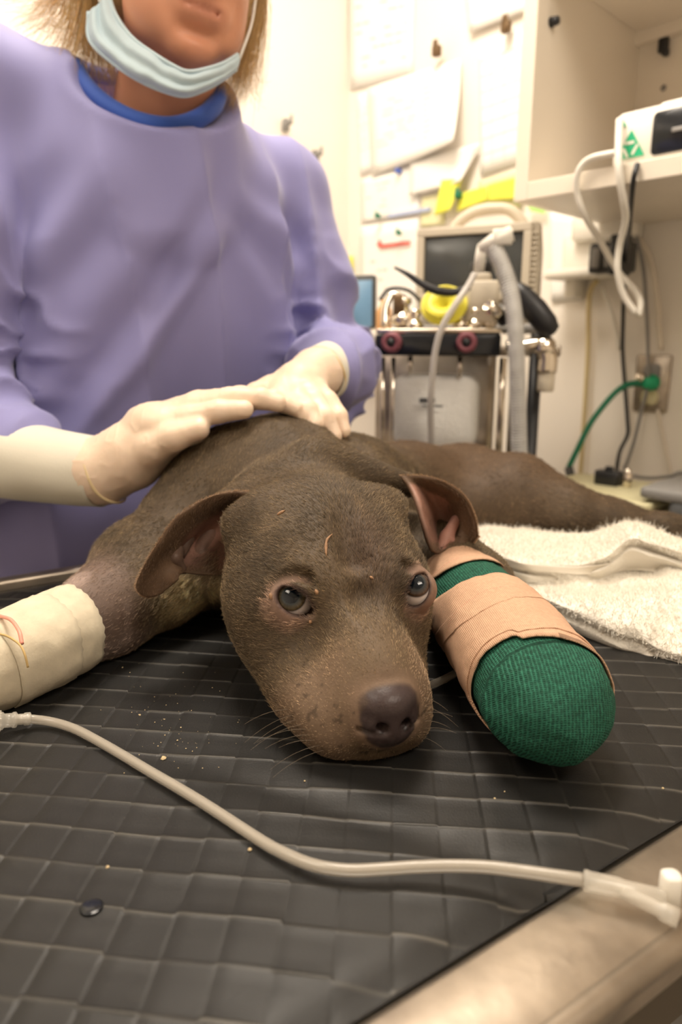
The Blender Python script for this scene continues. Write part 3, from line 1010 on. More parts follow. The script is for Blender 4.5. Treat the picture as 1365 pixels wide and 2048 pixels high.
# trunk, shoulders, legs
dv.put(rcap(B(-.03, .575, .088), B(-.065, .70, .090), .062, .084), .02)
dv.put(rcap(B(-.065, .70, .090), B(.0, .775, .072), .084, .074), .03)
dv.put(rcap(B(.0, .775, .070), B(.09, .92, .058), .076, .060), .03)
dv.put(rcap(B(.09, .92, .056), B(.185, .985, .050), .062, .055), .03)
dv.put(ell(B(-.120, .705, .075), (.068, .085, .085)), .03)          # shoulder near the vet's hand
dv.put(ell(B(.020, .715, .082), (.050, .062, .062)), .02)           # far shoulder blade
dv.put(rcap(B(-.03, .60, .05), B(-.09, .66, .05), .05, .06), .03)  # chest
chain(dv, [B(-.130, .69, .070), B(-.172, .605, .048), B(-.192, .545, .036), B(-.226, .485, .031), B(-.265, .435, .028), B(-.285, .41, .024)],
      [.066, .049, .034, .026, .022, .025], .022)
for k in (-1, 0, 1, 2): dv.put(ell(B(-.296 + .011 * k, .395 - .009 * k, .014), (.010, .017, .012), np.array([[.68, -.73, 0], [.73, .68, 0], [0, 0, 1]])), .004)
chain(dv, [B(.175, .975, .052), B(.232, .905, .052), B(.285, .862, .038), B(.34, .848, .030), B(.40, .830, .024), B(.45, .815, .020)],
      [.056, .052, .036, .026, .018, .016], .03)
dv.put(rcap(B(.12, .90, .040), B(.22, .885, .040), .045, .038), .03)   # belly and groin
chain(dv, [B(.19, .90, .030), B(.29, .845, .024)], [.028, .020], .02)   # the other hind leg below
dv.put(ell(B(.470, .806, .016), (.026, .013, .013)), .01)
for k in (-1, 0, 1): dv.put(ell(B(.494, .801 + .009 * k, .010), (.012, .005, .008)), .004)
chain(dv, [B(.02, .66, .06), B(.085, .61, .050), B(.112, .575, .042), B(.122, .47, .040), B(.126, .40, .036)], [.05, .040, .034, .026, .022], .02)
chain(dv, [B(.20, 1.01, .04), B(.26, 1.03, .020), B(.33, 1.015, .012), B(.38, .985, .010)], [.018, .012, .008, .005], .012)   # tail

# neck folds
dv.put(rcap(B(-.095, .565, .118), B(-.02, .60, .150), .012, .014), .03)
dv.put(rcap(B(-.02, .60, .150), B(.06, .615, .128), .014, .012), .03)

# head
dv.put(E(-.006, -.072, -.022, .068, .074, .057), .02)
dv.put(E(-.004, -.035, -.022, .065, .050, .045), .02)
dv.put(E(-.050, -.040, -.042, .032, .050, .040), .02)     # cheeks
dv.put(E(.040, -.040, -.042, .030, .048, .038), .02)
dv.put(E(-.026, -.012, .004, .020, .022, .015), .012)     # brows
dv.put(E(.026, -.012, .004, .018, .022, .015), .012)
dv.put(E(0, .030, -.030, .033, .056, .030), .02)          # muzzle
dv.put(E(-.001, .058, -.034, .031, .036, .027), .015)
dv.put(E(-.027, .050, -.048, .025, .036, .024), .012)     # flews
dv.put(E(.019, .052, -.047, .020, .035, .022), .012)
dv.put(E(-.034, .010, -.054, .031, .046, .027), .02)
dv.put(E(.026, .005, -.056, .026, .042, .026), .02)
dv.put(E(-.002, .066, -.062, .028, .022, .013), .012)         # chin
dv.put(E(0, .015, -.008, .014, .045, .012), .02)          # bridge
dv.put(rcap(H(0, -.012, .018), H(0, -.050, .041), .006, .006), .014, 'sub')   # furrow of the forehead
dv.put(E(0, .018, .008, .007, .012, .006), .012, 'sub')
# eyes: swollen lids, then the opening
vdir = unit(np.array([0, 0, CZ]) - HM)
vs = unit(np.cross(vdir, ZZ)) * -1; vu = np.cross(vdir, vs) * -1
if vu[2] < 0: vu = -vu
if vs[0] < 0: vs = -vs
APR = []
for e_, sx, w_ in ((eL, -1, .0108), (eR, 1, .0088)):
    dv.put(ell(e_, (.0165, .0165, .0158) if sx < 0 else (.0155, .0155, .0150)), .010)
    dn = unit(hu * -.35 + hf * .6 + hr * sx * .25) if sx < 0 else unit(hf * .7 + hr * .45)
    a_ = math.radians(28 if sx < 0 else -62)
    A1 = vs * math.cos(a_) - vu * math.sin(a_); A2 = vs * math.sin(a_) + vu * math.cos(a_)
    rr_ = (.0126, .0082) if sx < 0 else (.0112, .0078)
    c_ = e_ + vdir * .012 + vs * (.0015 if sx < 0 else .0) - vu * .0005
    dv.put(ell(c_, (rr_[0], rr_[1], .0145), np.stack([A1, A2, vdir])), .0025, 'sub')
    APR.append((e_, c_, A1, A2, rr_))
    ic = e_ + vdir * .0125 + A1 * (.0105 if sx < 0 else .0090) - vu * .001
    dv.put(ell(ic, (.0055, .0030, .012), np.stack([A1, A2, vdir])), .003, 'sub')
    # small crease above and below the lid
    up = [e_ + vdir * .0150 + vs * .0185 * math.cos(t) + vu * .0168 * math.sin(t) for t in np.radians([30, 60, 90, 120, 150])]
    for i in range(4): dv.put(rcap(up[i], up[i + 1], .0022, .0022), .007, 'sub')
# nose leather
dv.put(E(0, .0795, -.0175, .0172, .0135, .0115), .004)
dv.put(E(0, .085, -.029, .0125, .012, .012), .005)
dv.put(E(-.011, .084, -.026, .0068, .009, .0085), .003)
dv.put(E(.011, .084, -.026, .0068, .009, .0085), .003)
for sx in (-1, 1):
    dv.put(rcap(H(.0076 * sx, .101, -.0240), H(.0062 * sx, .080, -.0225), .0042, .0030), .002, 'sub')
    dv.put(rcap(H(.0085 * sx, .098, -.0262), H(.0180 * sx, .086, -.0290), .0024, .0018), .002, 'sub')
dv.put(rcap(H(0, .0985, -.024), H(0, .0975, -.042), .0009, .0010), .002, 'sub')
dv.put(rcap(H(0, .0975, -.042), H(0, .090, -.060), .0010, .0008), .002, 'sub')
dv.put(rcap(H(-.042, .040, -.056), H(-.018, .082, -.060), .0010, .0010), .004, 'sub')   # lip line
dv.put(rcap(H(.040, .040, -.056), H(.018, .082, -.060), .0010, .0010), .004, 'sub')
# ear roots
dv.put(rcap(H(-.050, -.090, .004), H(-.064, -.096, -.004), .013, .010), .025)
dv.put(rcap(H(.046, -.088, .006), H(.058, -.098, .002), .013, .010), .025)
dv.cut_below(T + .0005)

dV, dQ = dv.mesh(2)
del dv
# normals
def vnorm(V, Q):
    n = np.cross(V[Q[:, 2]] - V[Q[:, 0]], V[Q[:, 3]] - V[Q[:, 1]])
    out = np.zeros_like(V)
    for k in range(4):
        for ax in range(3): out[:, ax] += np.bincount(Q[:, k], n[:, ax], len(V))
    return unit(out)
dN = vnorm(dV, dQ)
# loose skin: soft wrinkles on the neck and shoulder, tiny ones on the muzzle
L_ = hl(dV)
isbody = sstep(.56, .62, dV[:, 1])
wr_ = np.sin((dV[:, 0] * 55 + dV[:, 1] * 95 + 3 * vnoise(dV, 14))) * .0016 + vnoise(dV, 30) * .0012
upm = sstep(T + .03, T + .08, dV[:, 2])
dV = dV + dN * (wr_ * isbody * upm * (1 - sstep(.80, .88, dV[:, 1])))[:, None]
dV = dV + dN * (vnoise(dV, 45) * .0006 * (1 - isbody))[:, None]
dN = vnorm(dV, dQ)


def dogcol(P, N=None):
    """coat colour at a point of the skin (real markings: nose leather, lid skin, pale muzzle, shaved leg)"""
    l = hl(P)
    n1 = vnoise(P, 60)[:, None]; n2 = vnoise(P, 18)[:, None]
    col = np.array([.076, .052, .031]) * (1 + .20 * n1 + .16 * n2)
    def mixc(col, c, w): return col * (1 - w[:, None]) + np.asarray(c) * w[:, None]
    head = 1 - sstep(.56, .60, P[:, 1])
    mz = sstep(.012, .055, l[:, 1]) * head * sstep(-.07, -.03, l[:, 2] + .0 * l[:, 0])
    col = mixc(col, [.17, .115, .070], mz * .55)
    fore = np.exp(-((l[:, 0] - .012) / .017) ** 2 - ((l[:, 1] + .018) / .034) ** 2) * sstep(-.01, .012, l[:, 2])
    col = mixc(col, [.07, .042, .027], fore * .8)
    side = sstep(.012, .03, np.abs(l[:, 0])) * sstep(.03, .05, l[:, 1]) * head
    col = mixc(col, [.20, .13, .09], side * .4)
    for e_ in (eL, eR):
        d = np.linalg.norm(P - e_, axis=1)
        down = ((P - e_) @ vu)
        wgt = 1 - sstep(.0160, .0215 + .004 * (down < 0), d + .0015 * vnoise(P, 120))
        col = mixc(col, [.34, .215, .165], wgt * (.8 if e_ is eL else .6))
        q_ = [t for t in APR if t[0] is e_][0]
        ra2 = np.hypot(((P - q_[1]) @ q_[2]) / q_[4][0], ((P - q_[1]) @ q_[3]) / q_[4][1])
        rim_ = (1 - sstep(1.08, 1.30, ra2)) * (d < .03) * ((P - e_) @ vdir > 0)
        col = mixc(col, [.055, .032, .027], rim_ * .9)
    # nose leather
    nd = ((l[:, 0] / .0185) ** 2 + ((l[:, 2] + .0215) / .0198) ** 2)
    nw = (1 - sstep(.85, 1.12, nd + .12 * vnoise(P, 200))) * sstep(.074, .079, l[:, 1]) * head
    pk = (1 - sstep(1.0, 2.2, nd)) * sstep(.060, .078, l[:, 1]) * head * (1 - nw)
    col = mixc(col, [.26, .165, .12], pk * .4)
    col = mixc(col, [.050, .034, .033], nw)
    # pimples and dark whisker spots of the muzzle
    sp = (vnoise(P, 260) > .62) & (l[:, 1] > .03) & (l[:, 2] < -.02) & (head > .5)
    col = np.where(sp[:, None], col * .55, col)
    # pale chest fur under the ear
    pw = np.exp(-(((P - C0) / np.array([.040, .035, .022])) ** 2).sum(1)) * (l[:, 0] < -.058)
    col = mixc(col, [.50, .40, .26], np.clip(pw * 1.3, 0, 1))
    # shaved foreleg skin
    a0 = np.array([-.205, .520, T + .04])
    ds = (P - a0) @ unit(np.array([-.55, -.83, 0]))
    lg = sstep(-.055, -.015, ds + .012 * vnoise(P, 50)) * (P[:, 0] < -.14)
    col = mixc(col, [.155, .105, .085], lg * .8)
    pale = lg * sstep(-.2, .3, vnoise(P + 3, 38)) * sstep(-.03, 0, ds)
    col = mixc(col, [.36, .27, .235], pale * .75)
    far = sstep(.80, .90, P[:, 1])
    col = mixc(col, [.085, .050, .028], far * .8)
    return np.clip(col, .01, 1), nw, lg


_q = proj(dV); _d = np.hypot(_q[:, 0] - 392, _q[:, 1] - 1182); _i = np.argsort(_d)[:60]
C0 = dV[_i[np.argmin(_q[_i, 2] + _d[_i] * .002)]].copy(); print('pale', C0)
dcol, dnose, dleg = dogcol(dV)
def dog_mat():
    m = pm('dog_skin', (.1, .07, .05), .62, attr='col', var=.12, vscale=240, bump=.35, bscale=700, bdist=.0006, spec=.3)
    nt = m.node_tree; b = nt.nodes['Principled BSDF']
    a = nt.nodes.new('ShaderNodeAttribute'); a.attribute_name = 'wet'
    mr = nt.nodes.new('ShaderNodeMapRange'); mr.inputs['To Min'].default_value = .62; mr.inputs['To Max'].default_value = .34
    nt.links.new(a.outputs['Fac'], mr.inputs['Value']); nt.links.new(mr.outputs['Result'], b.inputs['Roughness'])
    return m
M['dog'] = dog_mat()
dog = mesh_obj('dog', [(dV, dQ)], M['dog'], attr={'col': dcol, 'wet': dnose},
               label='brown short-haired puppy lying on the black mat with one leg bandaged', cat='dog')
dC = dV[dQ].mean(1)


def surf(px, py, V=None):
    """visible skin point of the dog under a pixel"""
    V = dV if V is None else V
    N = dN
    q = proj(V)
    d = np.hypot(q[:, 0] - px, q[:, 1] - py)
    i = np.argsort(d)[:60]
    i = i[np.argmin(q[i, 2] + d[i] * .002)]
    return V[i].copy(), N[i].copy()


# eyes ------------------------------------------------------------
def eyeball(c, gaze, R, iris, col_iris, lab):
    n1, n2 = 64, 56
    s, u, d = frame_from(gaze)
    V, col = [], []
    for i in range(n1):
        th = math.pi * (i / (n1 - 1)) ** 1.15
        rr = R + .0009 * (1 - sstep(iris * .8, iris * 1.15, th))
        for j in range(n2):
            ph = 2 * math.pi * j / n2
            V.append(c + rr * (math.cos(th) * d + math.sin(th) * (math.cos(ph) * s + math.sin(ph) * u)))
            x = th / iris
            if x < .52: cc = np.array([.004, .008, .013])
            elif x < 1.0:
                f = (x - .52) / .48
                st = 1 + .25 * math.sin(ph * 23 + 3 * math.sin(ph * 5)) * (f)
                cc = (np.array([.022, .034, .042]) * (1 - f) + np.array(col_iris) * .62 * f) * st
                if f > .84: cc = cc * (1 - (f - .84) / .16 * .75)
            else:
                f = min((x - 1.0) / .12, 1)
                cc = np.array([.05, .04, .04]) * (1 - f) + np.array([.66, .58, .55]) * f
            col.append(cc)
    F = grid_faces(n1, n2, True)
    return np.array(V), F, np.array(col)


M['eye'] = pm('eyeball', (.5, .5, .5), .05, attr='col', spec=.55)
for c, px, py, ci, lab in ((eL, 579, 1188, (.26, .19, .09), 'pale blue-grey and amber eye with white showing below'), (eR, 833, 1163, (.16, .085, .045), 'darker brown eye seen from the side')):
    g = unit(away(onz(px, py, .093), -.004) - c)
    v_, f_, c_ = eyeball(c, g, .0126, .78, ci, lab)
    mesh_obj('eye', [(v_, f_)], M['eye'], dog, attr={'col': c_}, label=lab)
# ears ------------------------------------------------------------
def ear(rows, th, pink, name='ear', lab=None):
    G = patch([[at(*p) for p in r] for r in rows], 7, 7)
    m, n, _ = G.shape
    V = G.reshape(-1, 3)
    F = grid_faces(m, n)
    a = np.cross(np.gradient(G, axis=0).reshape(-1, 3), np.gradient(G, axis=1).reshape(-1, 3)); a = unit(a)
    cam_ = np.array([0, 0, CZ])
    if ((cam_ - V) * a).sum(1).mean() < 0: a = -a
    jj = np.tile(np.linspace(0, 1, n), m); ii = np.repeat(np.linspace(0, 1, m), n)
    th_ = th * (1 - .6 * np.maximum(sstep(.85, 1, ii), np.maximum(sstep(.9, 1, jj), sstep(.1, 0, jj))))[:, None]
    ruf = (vnoise(V, 70) * .0012)[:, None]
    Fr = V + a * (th_ * .5 + ruf); Bk = V - a * th_ * .5
    k = m * n
    border = [i for i in range(n)] + [i * n + n - 1 for i in range(1, m)] + [(m - 1) * n + j for j in range(n - 2, -1, -1)] + [i * n for i in range(m - 2, 0, -1)]
    FF = list(F) + [tuple(x + k for x in f[::-1]) for f in F]
    for q in range(len(border)):
        x, y = border[q], border[(q + 1) % len(border)]
        FF.append((x, x + k, y + k, y))
    VV = np.concatenate([Fr, Bk])
    base, _, _ = dogcol(VV)
    base = np.tile(np.array([.125, .075, .045]), (len(VV), 1)) * (1 + .2 * vnoise(VV, 60)[:, None])
    w_ = np.zeros(len(VV)); w_[:k] = pink(ii, jj) * (1 + .3 * vnoise(V, 50))
    w_ = np.clip(w_, 0, 1)[:, None]
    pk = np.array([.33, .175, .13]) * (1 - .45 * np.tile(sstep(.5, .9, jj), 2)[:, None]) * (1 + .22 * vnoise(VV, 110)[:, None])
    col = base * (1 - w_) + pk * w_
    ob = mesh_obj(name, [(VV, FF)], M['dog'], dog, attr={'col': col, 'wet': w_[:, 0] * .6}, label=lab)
    return V, np.array(F), a, (ii, jj), ob


earL_rows = [
    [(508, 984, .532), (500, 1020, .526), (490, 1065, .520), (470, 1118, .512), (452, 1150, .520)],
    [(462, 984, .528), (462, 1018, .545), (448, 1065, .548), (432, 1112, .535), (428, 1150, .520)],
    [(412, 998, .510), (425, 1030, .538), (405, 1075, .548), (392, 1115, .535), (398, 1148, .515)],
    [(356, 1032, .490), (378, 1060, .518), (368, 1090, .532), (362, 1118, .520), (372, 1146, .508)],
    [(316, 1086, .482), (336, 1100, .500), (346, 1118, .508), (352, 1135, .505), (360, 1150, .500)],
    [(286, 1136, .484), (306, 1142, .492), (326, 1150, .496), (344, 1156, .496), (355, 1160, .494)],
    [(273, 1170, .490), (284, 1180, .492), (300, 1186, .494), (318, 1185, .494), (335, 1178, .494)],
    [(282, 1186, .494), (289, 1190, .495), (297, 1191, .496), (306, 1190, .496), (315, 1188, .496)]]
earL = ear(earL_rows, .0042, lambda i, j: sstep(.16, .30, j) * (1 - sstep(.86, .98, j)) * (1 - sstep(.42, .56, i + .06 * np.sin(j * 9))) * .9, lab='ear folded out sideways showing pink inside')
earR_rows = [
    [(800, 952, .590), (822, 978, .575), (836, 1010, .560), (848, 1052, .550), (862, 1100, .545)],
    [(850, 953, .580), (856, 985, .600), (866, 1020, .606), (872, 1060, .596), (874, 1106, .560)],
    [(896, 968, .572), (886, 995, .600), (894, 1030, .608), (896, 1064, .598), (890, 1100, .568)],
    [(930, 994, .568), (914, 1015, .590), (914, 1044, .596), (912, 1070, .588), (905, 1094, .572)],
    [(950, 1034, .570), (936, 1044, .582), (930, 1060, .586), (926, 1076, .582), (920, 1094, .574)],
    [(957, 1072, .574), (950, 1080, .578), (944, 1088, .580), (938, 1094, .580), (930, 1098, .576)]]
earR = ear(earR_rows, .0042, lambda i, j: sstep(.14, .26, j) * (1 - sstep(.88, 1., j)) * (1 - sstep(.50, .64, i + .05 * np.sin(j * 8))), lab='smaller folded ear with pink inside')
# cartilage knobs inside the ears
def blob(name, prims, col, par, lab=None, pad=.006, st=.0012, k=.004):
    lo = np.min([p[1] for p in prims], 0) - pad; hi = np.max([p[2] for p in prims], 0) + pad
    vv = Vol(*[axis_pts((lo[q], hi[q], st)) for q in range(3)])
    for p in prims: vv.put(p, k)
    V, Q = vv.mesh(1)
    c = np.tile(np.asarray(col), (len(V), 1)) * (1 + .25 * vnoise(V, 120)[:, None])
    return mesh_obj(name, [(V, Q)], M['dog'], par, attr={'col': c, 'wet': np.full(len(V), .5)}, label=lab)


blob('ear_fold', [rcap(at(357, 1100, .514), at(350, 1116, .508), .0042, .0050), rcap(at(350, 1116, .508), at(366, 1138, .510), .0048, .0030), rcap(at(378, 1078, .532), at(362, 1106, .520), .0045, .0045)], (.13, .080, .058), bpy.data.objects['ear'], 'dark skin knob inside the ear')
blob('ear_fold', [rcap(at(418, 1066, .552), at(398, 1108, .546), .0075, .0085), rcap(at(398, 1108, .546), at(425, 1140, .534), .0075, .005)], (.20, .115, .085), bpy.data.objects['ear'])
blob('ear_fold', [rcap(at(912, 1040, .592), at(894, 1074, .584), .0045, .0055), rcap(at(894, 1074, .584), at(880, 1102, .572), .0055, .005), rcap(at(894, 1074, .586), at(908, 1088, .580), .004, .003)], (.34, .17, .13), bpy.data.objects['ear.001'], 'pink skin fold inside the ear')

# scabs -----------------------------------------------------------
M['scab'] = pm('scab', (.34, .19, .10), .7, var=.4, vscale=400)
def scab(pts, r, lab=None):
    P = []
    for x, y in pts:
        p, n = surf(x, y); P.append(p + n * r * .3)
    P = cr(P, 3) if len(P) > 1 else np.array([P[0], P[0] + [0.001, 0, 0]])
    rr = [r * random.uniform(.5, 1.1) for _ in range(len(P))]; rr[0] *= .3; rr[-1] *= .3
    mesh_obj('scab', [tube(P, rr, 8)], M['scab'], dog, label=lab)
scab([(664, 1068), (656, 1080), (652, 1095), (651, 1112)], .0011, 'long tan scab on the forehead')
scab([(556, 1030), (570, 1022)], .0012)
scab([(617, 1240), (623, 1246)], .0018)
scab([(541, 1188), (545, 1198)], .0016)
scab([(632, 1180), (634, 1188)], .0014)
scab([(738, 1152), (746, 1157)], .0012)
# ================================================================== short coat of the dog
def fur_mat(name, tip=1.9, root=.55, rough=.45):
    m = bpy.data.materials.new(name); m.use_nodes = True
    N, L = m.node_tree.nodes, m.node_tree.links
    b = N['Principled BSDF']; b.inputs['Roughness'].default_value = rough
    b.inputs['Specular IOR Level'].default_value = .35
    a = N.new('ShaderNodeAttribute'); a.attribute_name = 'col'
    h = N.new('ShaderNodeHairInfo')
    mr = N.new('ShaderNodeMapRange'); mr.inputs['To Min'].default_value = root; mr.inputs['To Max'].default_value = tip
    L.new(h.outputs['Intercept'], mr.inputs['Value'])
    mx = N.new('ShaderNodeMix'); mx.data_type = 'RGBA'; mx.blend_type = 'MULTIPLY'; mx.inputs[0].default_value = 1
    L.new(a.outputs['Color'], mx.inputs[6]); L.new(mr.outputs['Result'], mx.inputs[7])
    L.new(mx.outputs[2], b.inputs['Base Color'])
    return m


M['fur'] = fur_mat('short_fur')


def fur_dir(P, N):
    l = hl(P)
    D = np.zeros_like(P)
    head = (P[:, 1] < .575) & (np.linalg.norm(P - H(0, -.02, -.02), axis=1) < .17)
    sgn = np.tanh(l[:, 0] / .02)
    dh = -hf[None] * 1.0 + hr[None] * (sgn * (.35 + .5 * (l[:, 1] < .02)))[:, None] - hu[None] * (.35 * sstep(.0, -.04, l[:, 2]))[:, None]
    body = np.tile(np.array([.35, .75, -.12]), (len(P), 1)) + np.stack([.25 * vnoise(P, 9), .2 * vnoise(P + 5, 9), .3 * vnoise(P + 9, 9)], 1)
    body[P[:, 2] < T + .09] += np.array([-.1, -.1, -.45])
    leg = np.array([-.55, -.75, -.25])
    hind = np.array([.8, -.3, -.1])
    D = np.where(head[:, None], dh, body)
    D = np.where(((P[:, 0] < -.12) & (P[:, 1] < .62))[:, None], leg, D)
    D = np.where(((P[:, 0] > .22) & (P[:, 1] < .92))[:, None], hind, D)
    D = D - N * (D * N).sum(1)[:, None]
    return unit(D)


def grow(V, Q, dens, name, parent, length=.0045, rad=.00010, lift=.42, colf=None, mask=None, spread=.22, mat_=None, dirf=None, lenv=.35, bendk=-.35):
    P, N, idx = face_samples(V, Q, dens)
    q = proj(P)
    view = np.array([0, 0, CZ]) - P
    keep = ((N * unit(view)).sum(1) > -.45) & (q[:, 0] > -120) & (q[:, 0] < 1490)
    if mask is not None: keep &= mask(P)
    P, N = P[keep], N[keep]
    D = (dirf or fur_dir)(P, N)
    R = rng.normal(size=P.shape)
    D = unit(D + N * lift + R * spread)
    ln = length * (1 + lenv * rng.normal(size=len(P))).clip(.4, 1.7) if np.isscalar(length) else length(P) * (1 + lenv * rng.normal(size=len(P))).clip(.4, 1.7)
    col = colf(P)
    col = col * np.exp(rng.normal(size=(len(P), 1)) * .30)
    return hair_curves(name, P - N * .0003, D, ln, rad, np.clip(col, .004, 1), mat_ or M['fur'], parent, bend=N * bendk)


def nofur(P):
    l = hl(P)
    k = np.ones(len(P), bool)
    for e_ in (eL, eR):
        k &= np.linalg.norm(P - e_, axis=1) > .0185
    nd = (l[:, 0] / .0195) ** 2 + ((l[:, 2] + .0215) / .0205) ** 2
    k &= ~((nd < 1.15) & (l[:, 1] > .070))
    k &= ~(np.linalg.norm(P - B(.122, .46, .04), axis=1) < .10) | (l[:, 0] < .085)
    return k


def dens_head(c, n):
    l = hl(c)
    d = np.where(c[:, 1] < .60, 1.55e6, np.where(c[:, 1] < .82, .60e6, .16e6))
    q = proj(c)
    d = np.where((q[:, 0] < -60) | (q[:, 0] > 1420), 0, d)
    _, nw, lg = dogcol(c)
    d = d * (1 - .80 * lg)
    d = d * (((np.array([0, 0, CZ]) - c) * n).sum(1) > -.08)
    return d


def fur_len(P):
    l = hl(P)
    q = .0040 + .0012 * vnoise(P, 25)
    q = q * (1 - .55 * sstep(.02, .07, l[:, 1]) * (P[:, 1] < .5))
    q = q + .006 * np.exp(-(((P - C0) / np.array([.040, .035, .025])) ** 2).sum(1))
    q = q + .0012 * sstep(.60, .66, P[:, 1])
    return q


def rad_(P):
    return .00013 + .00010 * sstep(.55, .95, P[:, 1])


def coat(V, Q, dens, name, parent, colf, mask, length):
    P, N, idx = face_samples(V, Q, dens)
    k = mask(P); P, N = P[k], N[k]
    D = fur_dir(P, N)
    D = unit(D + N * .40 + rng.normal(size=P.shape) * .22)
    ln = length(P) * (1 + .35 * rng.normal(size=len(P))).clip(.4, 1.7)
    tuft = np.exp(.38 * rng.normal(size=(len(P), 1)) + .34 * vnoise(P, 160)[:, None] + .16 * vnoise(P, 45)[:, None])
    col = colf(P) * tuft
    return hair_curves(name, P - N * .0003, D, ln, rad_(P), np.clip(col, .004, 1), M['fur'], parent, bend=-N * .3)


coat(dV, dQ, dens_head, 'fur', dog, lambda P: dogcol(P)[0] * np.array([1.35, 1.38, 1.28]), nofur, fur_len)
print('fur done')
# velvet on the ears
for (V, F, a, (ii, jj), ob), pf in ((earL, 0), (earR, 1)):
    Qe = F
    def de(c, n): return np.full(len(c), 1.0e6)
    # pink part stays almost bare
    P, N, idx = face_samples(V, Qe, de)
    w_ = (ii[Qe].mean(1), jj[Qe].mean(1))
    i_, j_ = w_[0][idx], w_[1][idx]
    bare = (j_ > .22) & (j_ < .9) & (i_ < .5)
    keep = ~bare | (rng.random(len(P)) < .03)
    P, N, i_, j_ = P[keep], N[keep], i_[keep], j_[keep]
    s_ = np.sign(((np.array([0, 0, CZ]) - P) * N).sum(1))[:, None]
    N = N * s_
    Dr = unit(np.array([-.6, -.1, -.7]) if pf == 0 else np.array([.6, -.2, -.6]))
    D = Dr - N * (N @ Dr)[:, None]
    D = unit(D + N * .35 + rng.normal(size=P.shape) * .25)
    col = np.tile(np.array([.120, .072, .043]), (len(P), 1)) * np.exp(.3 * rng.normal(size=(len(P), 1)))
    hair_curves('fur', P + N * .0018, D, .0022 * np.ones(len(P)), .00009, col, M['fur'], ob)
    # light hairs along the rim
    G = V.reshape(50 if pf == 0 else len(set(np.round(ii, 6))), -1, 3)
    rimp = np.concatenate([G[:, 0], G[-1, :]])
    k = rng.integers(0, len(rimp) - 1, 1500); t = rng.random((1500, 1))
    R = rimp[k] * (1 - t) + rimp[k + 1] * t
    ok = np.linalg.norm(rimp[k + 1] - rimp[k], axis=1) < .01
    R = R[ok]
    cen = V.mean(0)
    out = unit(R - cen) + rng.normal(size=R.shape) * .4
    hair_curves('rim_hair', R, unit(out), .0022 * np.ones(len(R)), .00008, np.tile(np.array([.34, .22, .13]), (len(R), 1)), M['fur'], ob)
# pale brown tufts in the ear opening
tp_, td_ = [], []
for _ in range(900):
    x, y = random.gauss(436, 20), random.gauss(1132, 16)
    tp_.append(at(x, y, .528 + random.uniform(-.006, .012))); td_.append(unit(np.array([-.55, -.25, -.5]) + rng.normal(size=3) * .3))
hair_curves('ear_tuft', np.array(tp_), np.array(td_), rng.uniform(.006, .013, 900), .00010, np.tile([.17, .12, .075], (900, 1)) * np.exp(rng.normal(size=(900, 1)) * .4), M['fur'], earL[4])
# lashes and whiskers
wh_m = pm('whisker', (.30, .24, .18), .4)
def whisk(pts, name='whisker'):
    R, D, Ln = [], [], []
    for (x, y, dx, dy, ln) in pts:
        p, n = surf(x, y)
        d = vs * dx + vu * dy + vdir * .25
        R.append(p); D.append(unit(d)); Ln.append(ln)
    R = np.array(R); D = np.array(D)
    o = hair_curves(name, R, D, np.array(Ln), .00009, np.tile([.22, .17, .12], (len(R), 1)), M['fur'], dog, bend=np.tile(-ZZ * .35, (len(R), 1)), npt=7, kind='thing')
    return o
w_pts = []
for k in range(9): w_pts.append((575 + 9 * k, 1420 + 10 * k, -1, random.uniform(-.25, .35), random.uniform(.018, .032)))
for k in range(6): w_pts.append((848, 1395 + 16 * k, 1, random.uniform(-.3, .3), random.uniform(.014, .024)))
whisk(w_pts)

# ================================================================== bandaged foreleg
bA = [np.array([.086, .640, Tz + .044]), np.array([.104, .56, Tz + .044]), np.array([.116, .47, Tz + .043]), np.array([.1235, .395, Tz + .0405])]
bP = cr(bA, 20)
bS = np.concatenate([[0], np.cumsum(np.linalg.norm(np.diff(bP, axis=0), axis=1))]); BL = bS[-1]


def bframe(s):
    p = np.array([np.interp(s, bS, bP[:, k]) for k in range(3)])
    s_ = min(s, BL)
    q = np.array([np.interp(s_ + .004, bS, bP[:, k]) for k in range(3)]); r_ = np.array([np.interp(s_ - .004, bS, bP[:, k]) for k in range(3)])
    t = unit(q - r_)
    if s > BL: p = bP[-1] + t * (s - BL)
    sd = unit(np.cross(t, ZZ)); up_ = np.cross(sd, t)
    return p, t, sd, up_


CAP = .052


def brad(s):
    r = np.interp(s, [0, .05, .12, .20, BL], [.036, .038, .0395, .0410, .0405])
    if s > BL: r = r * max(0, 1 - ((s - BL) / CAP) ** 2.3) ** .5
    return r


def bpoint(s, ph, off=0.0):
    p, t, sd, up_ = bframe(s)
    r = brad(s)
    z = math.sin(ph); x = math.cos(ph)
    sq = 1.0
    q = p + sd * (r + off) * x + up_ * (r + off) * z * (.96 if z > 0 else .93)
    return q


def band(s0f, s1f, off, n=44, m=96, lump=.0011, ls=55, th=None, fold=None):
    G = np.zeros((n, m, 3))
    for j in range(m):
        ph = 2 * math.pi * j / m
        a, b = s0f(ph), s1f(ph)
        for i in range(n):
            s = a + (b - a) * i / (n - 1)
            G[i, j] = bpoint(min(s, BL + CAP * .9995), ph, off)
    P = G.reshape(-1, 3)
    cn = np.array([bframe(min(s0f(2 * math.pi * (k % m) / m) + (s1f(0) - s0f(0)) * (k // m) / (n - 1), BL))[0] for k in range(n * m)])
    nrm = unit(P - cn)
    P = P + nrm * (vnoise(P, ls) * lump + vnoise(P, ls * 3) * lump * .4)[:, None]
    if fold is not None: P = P + nrm * fold(np.arange(n * m) // m / (n - 1), 2 * math.pi * (np.arange(n * m) % m) / m)[:, None]
    return P, grid_faces(n, m, True)


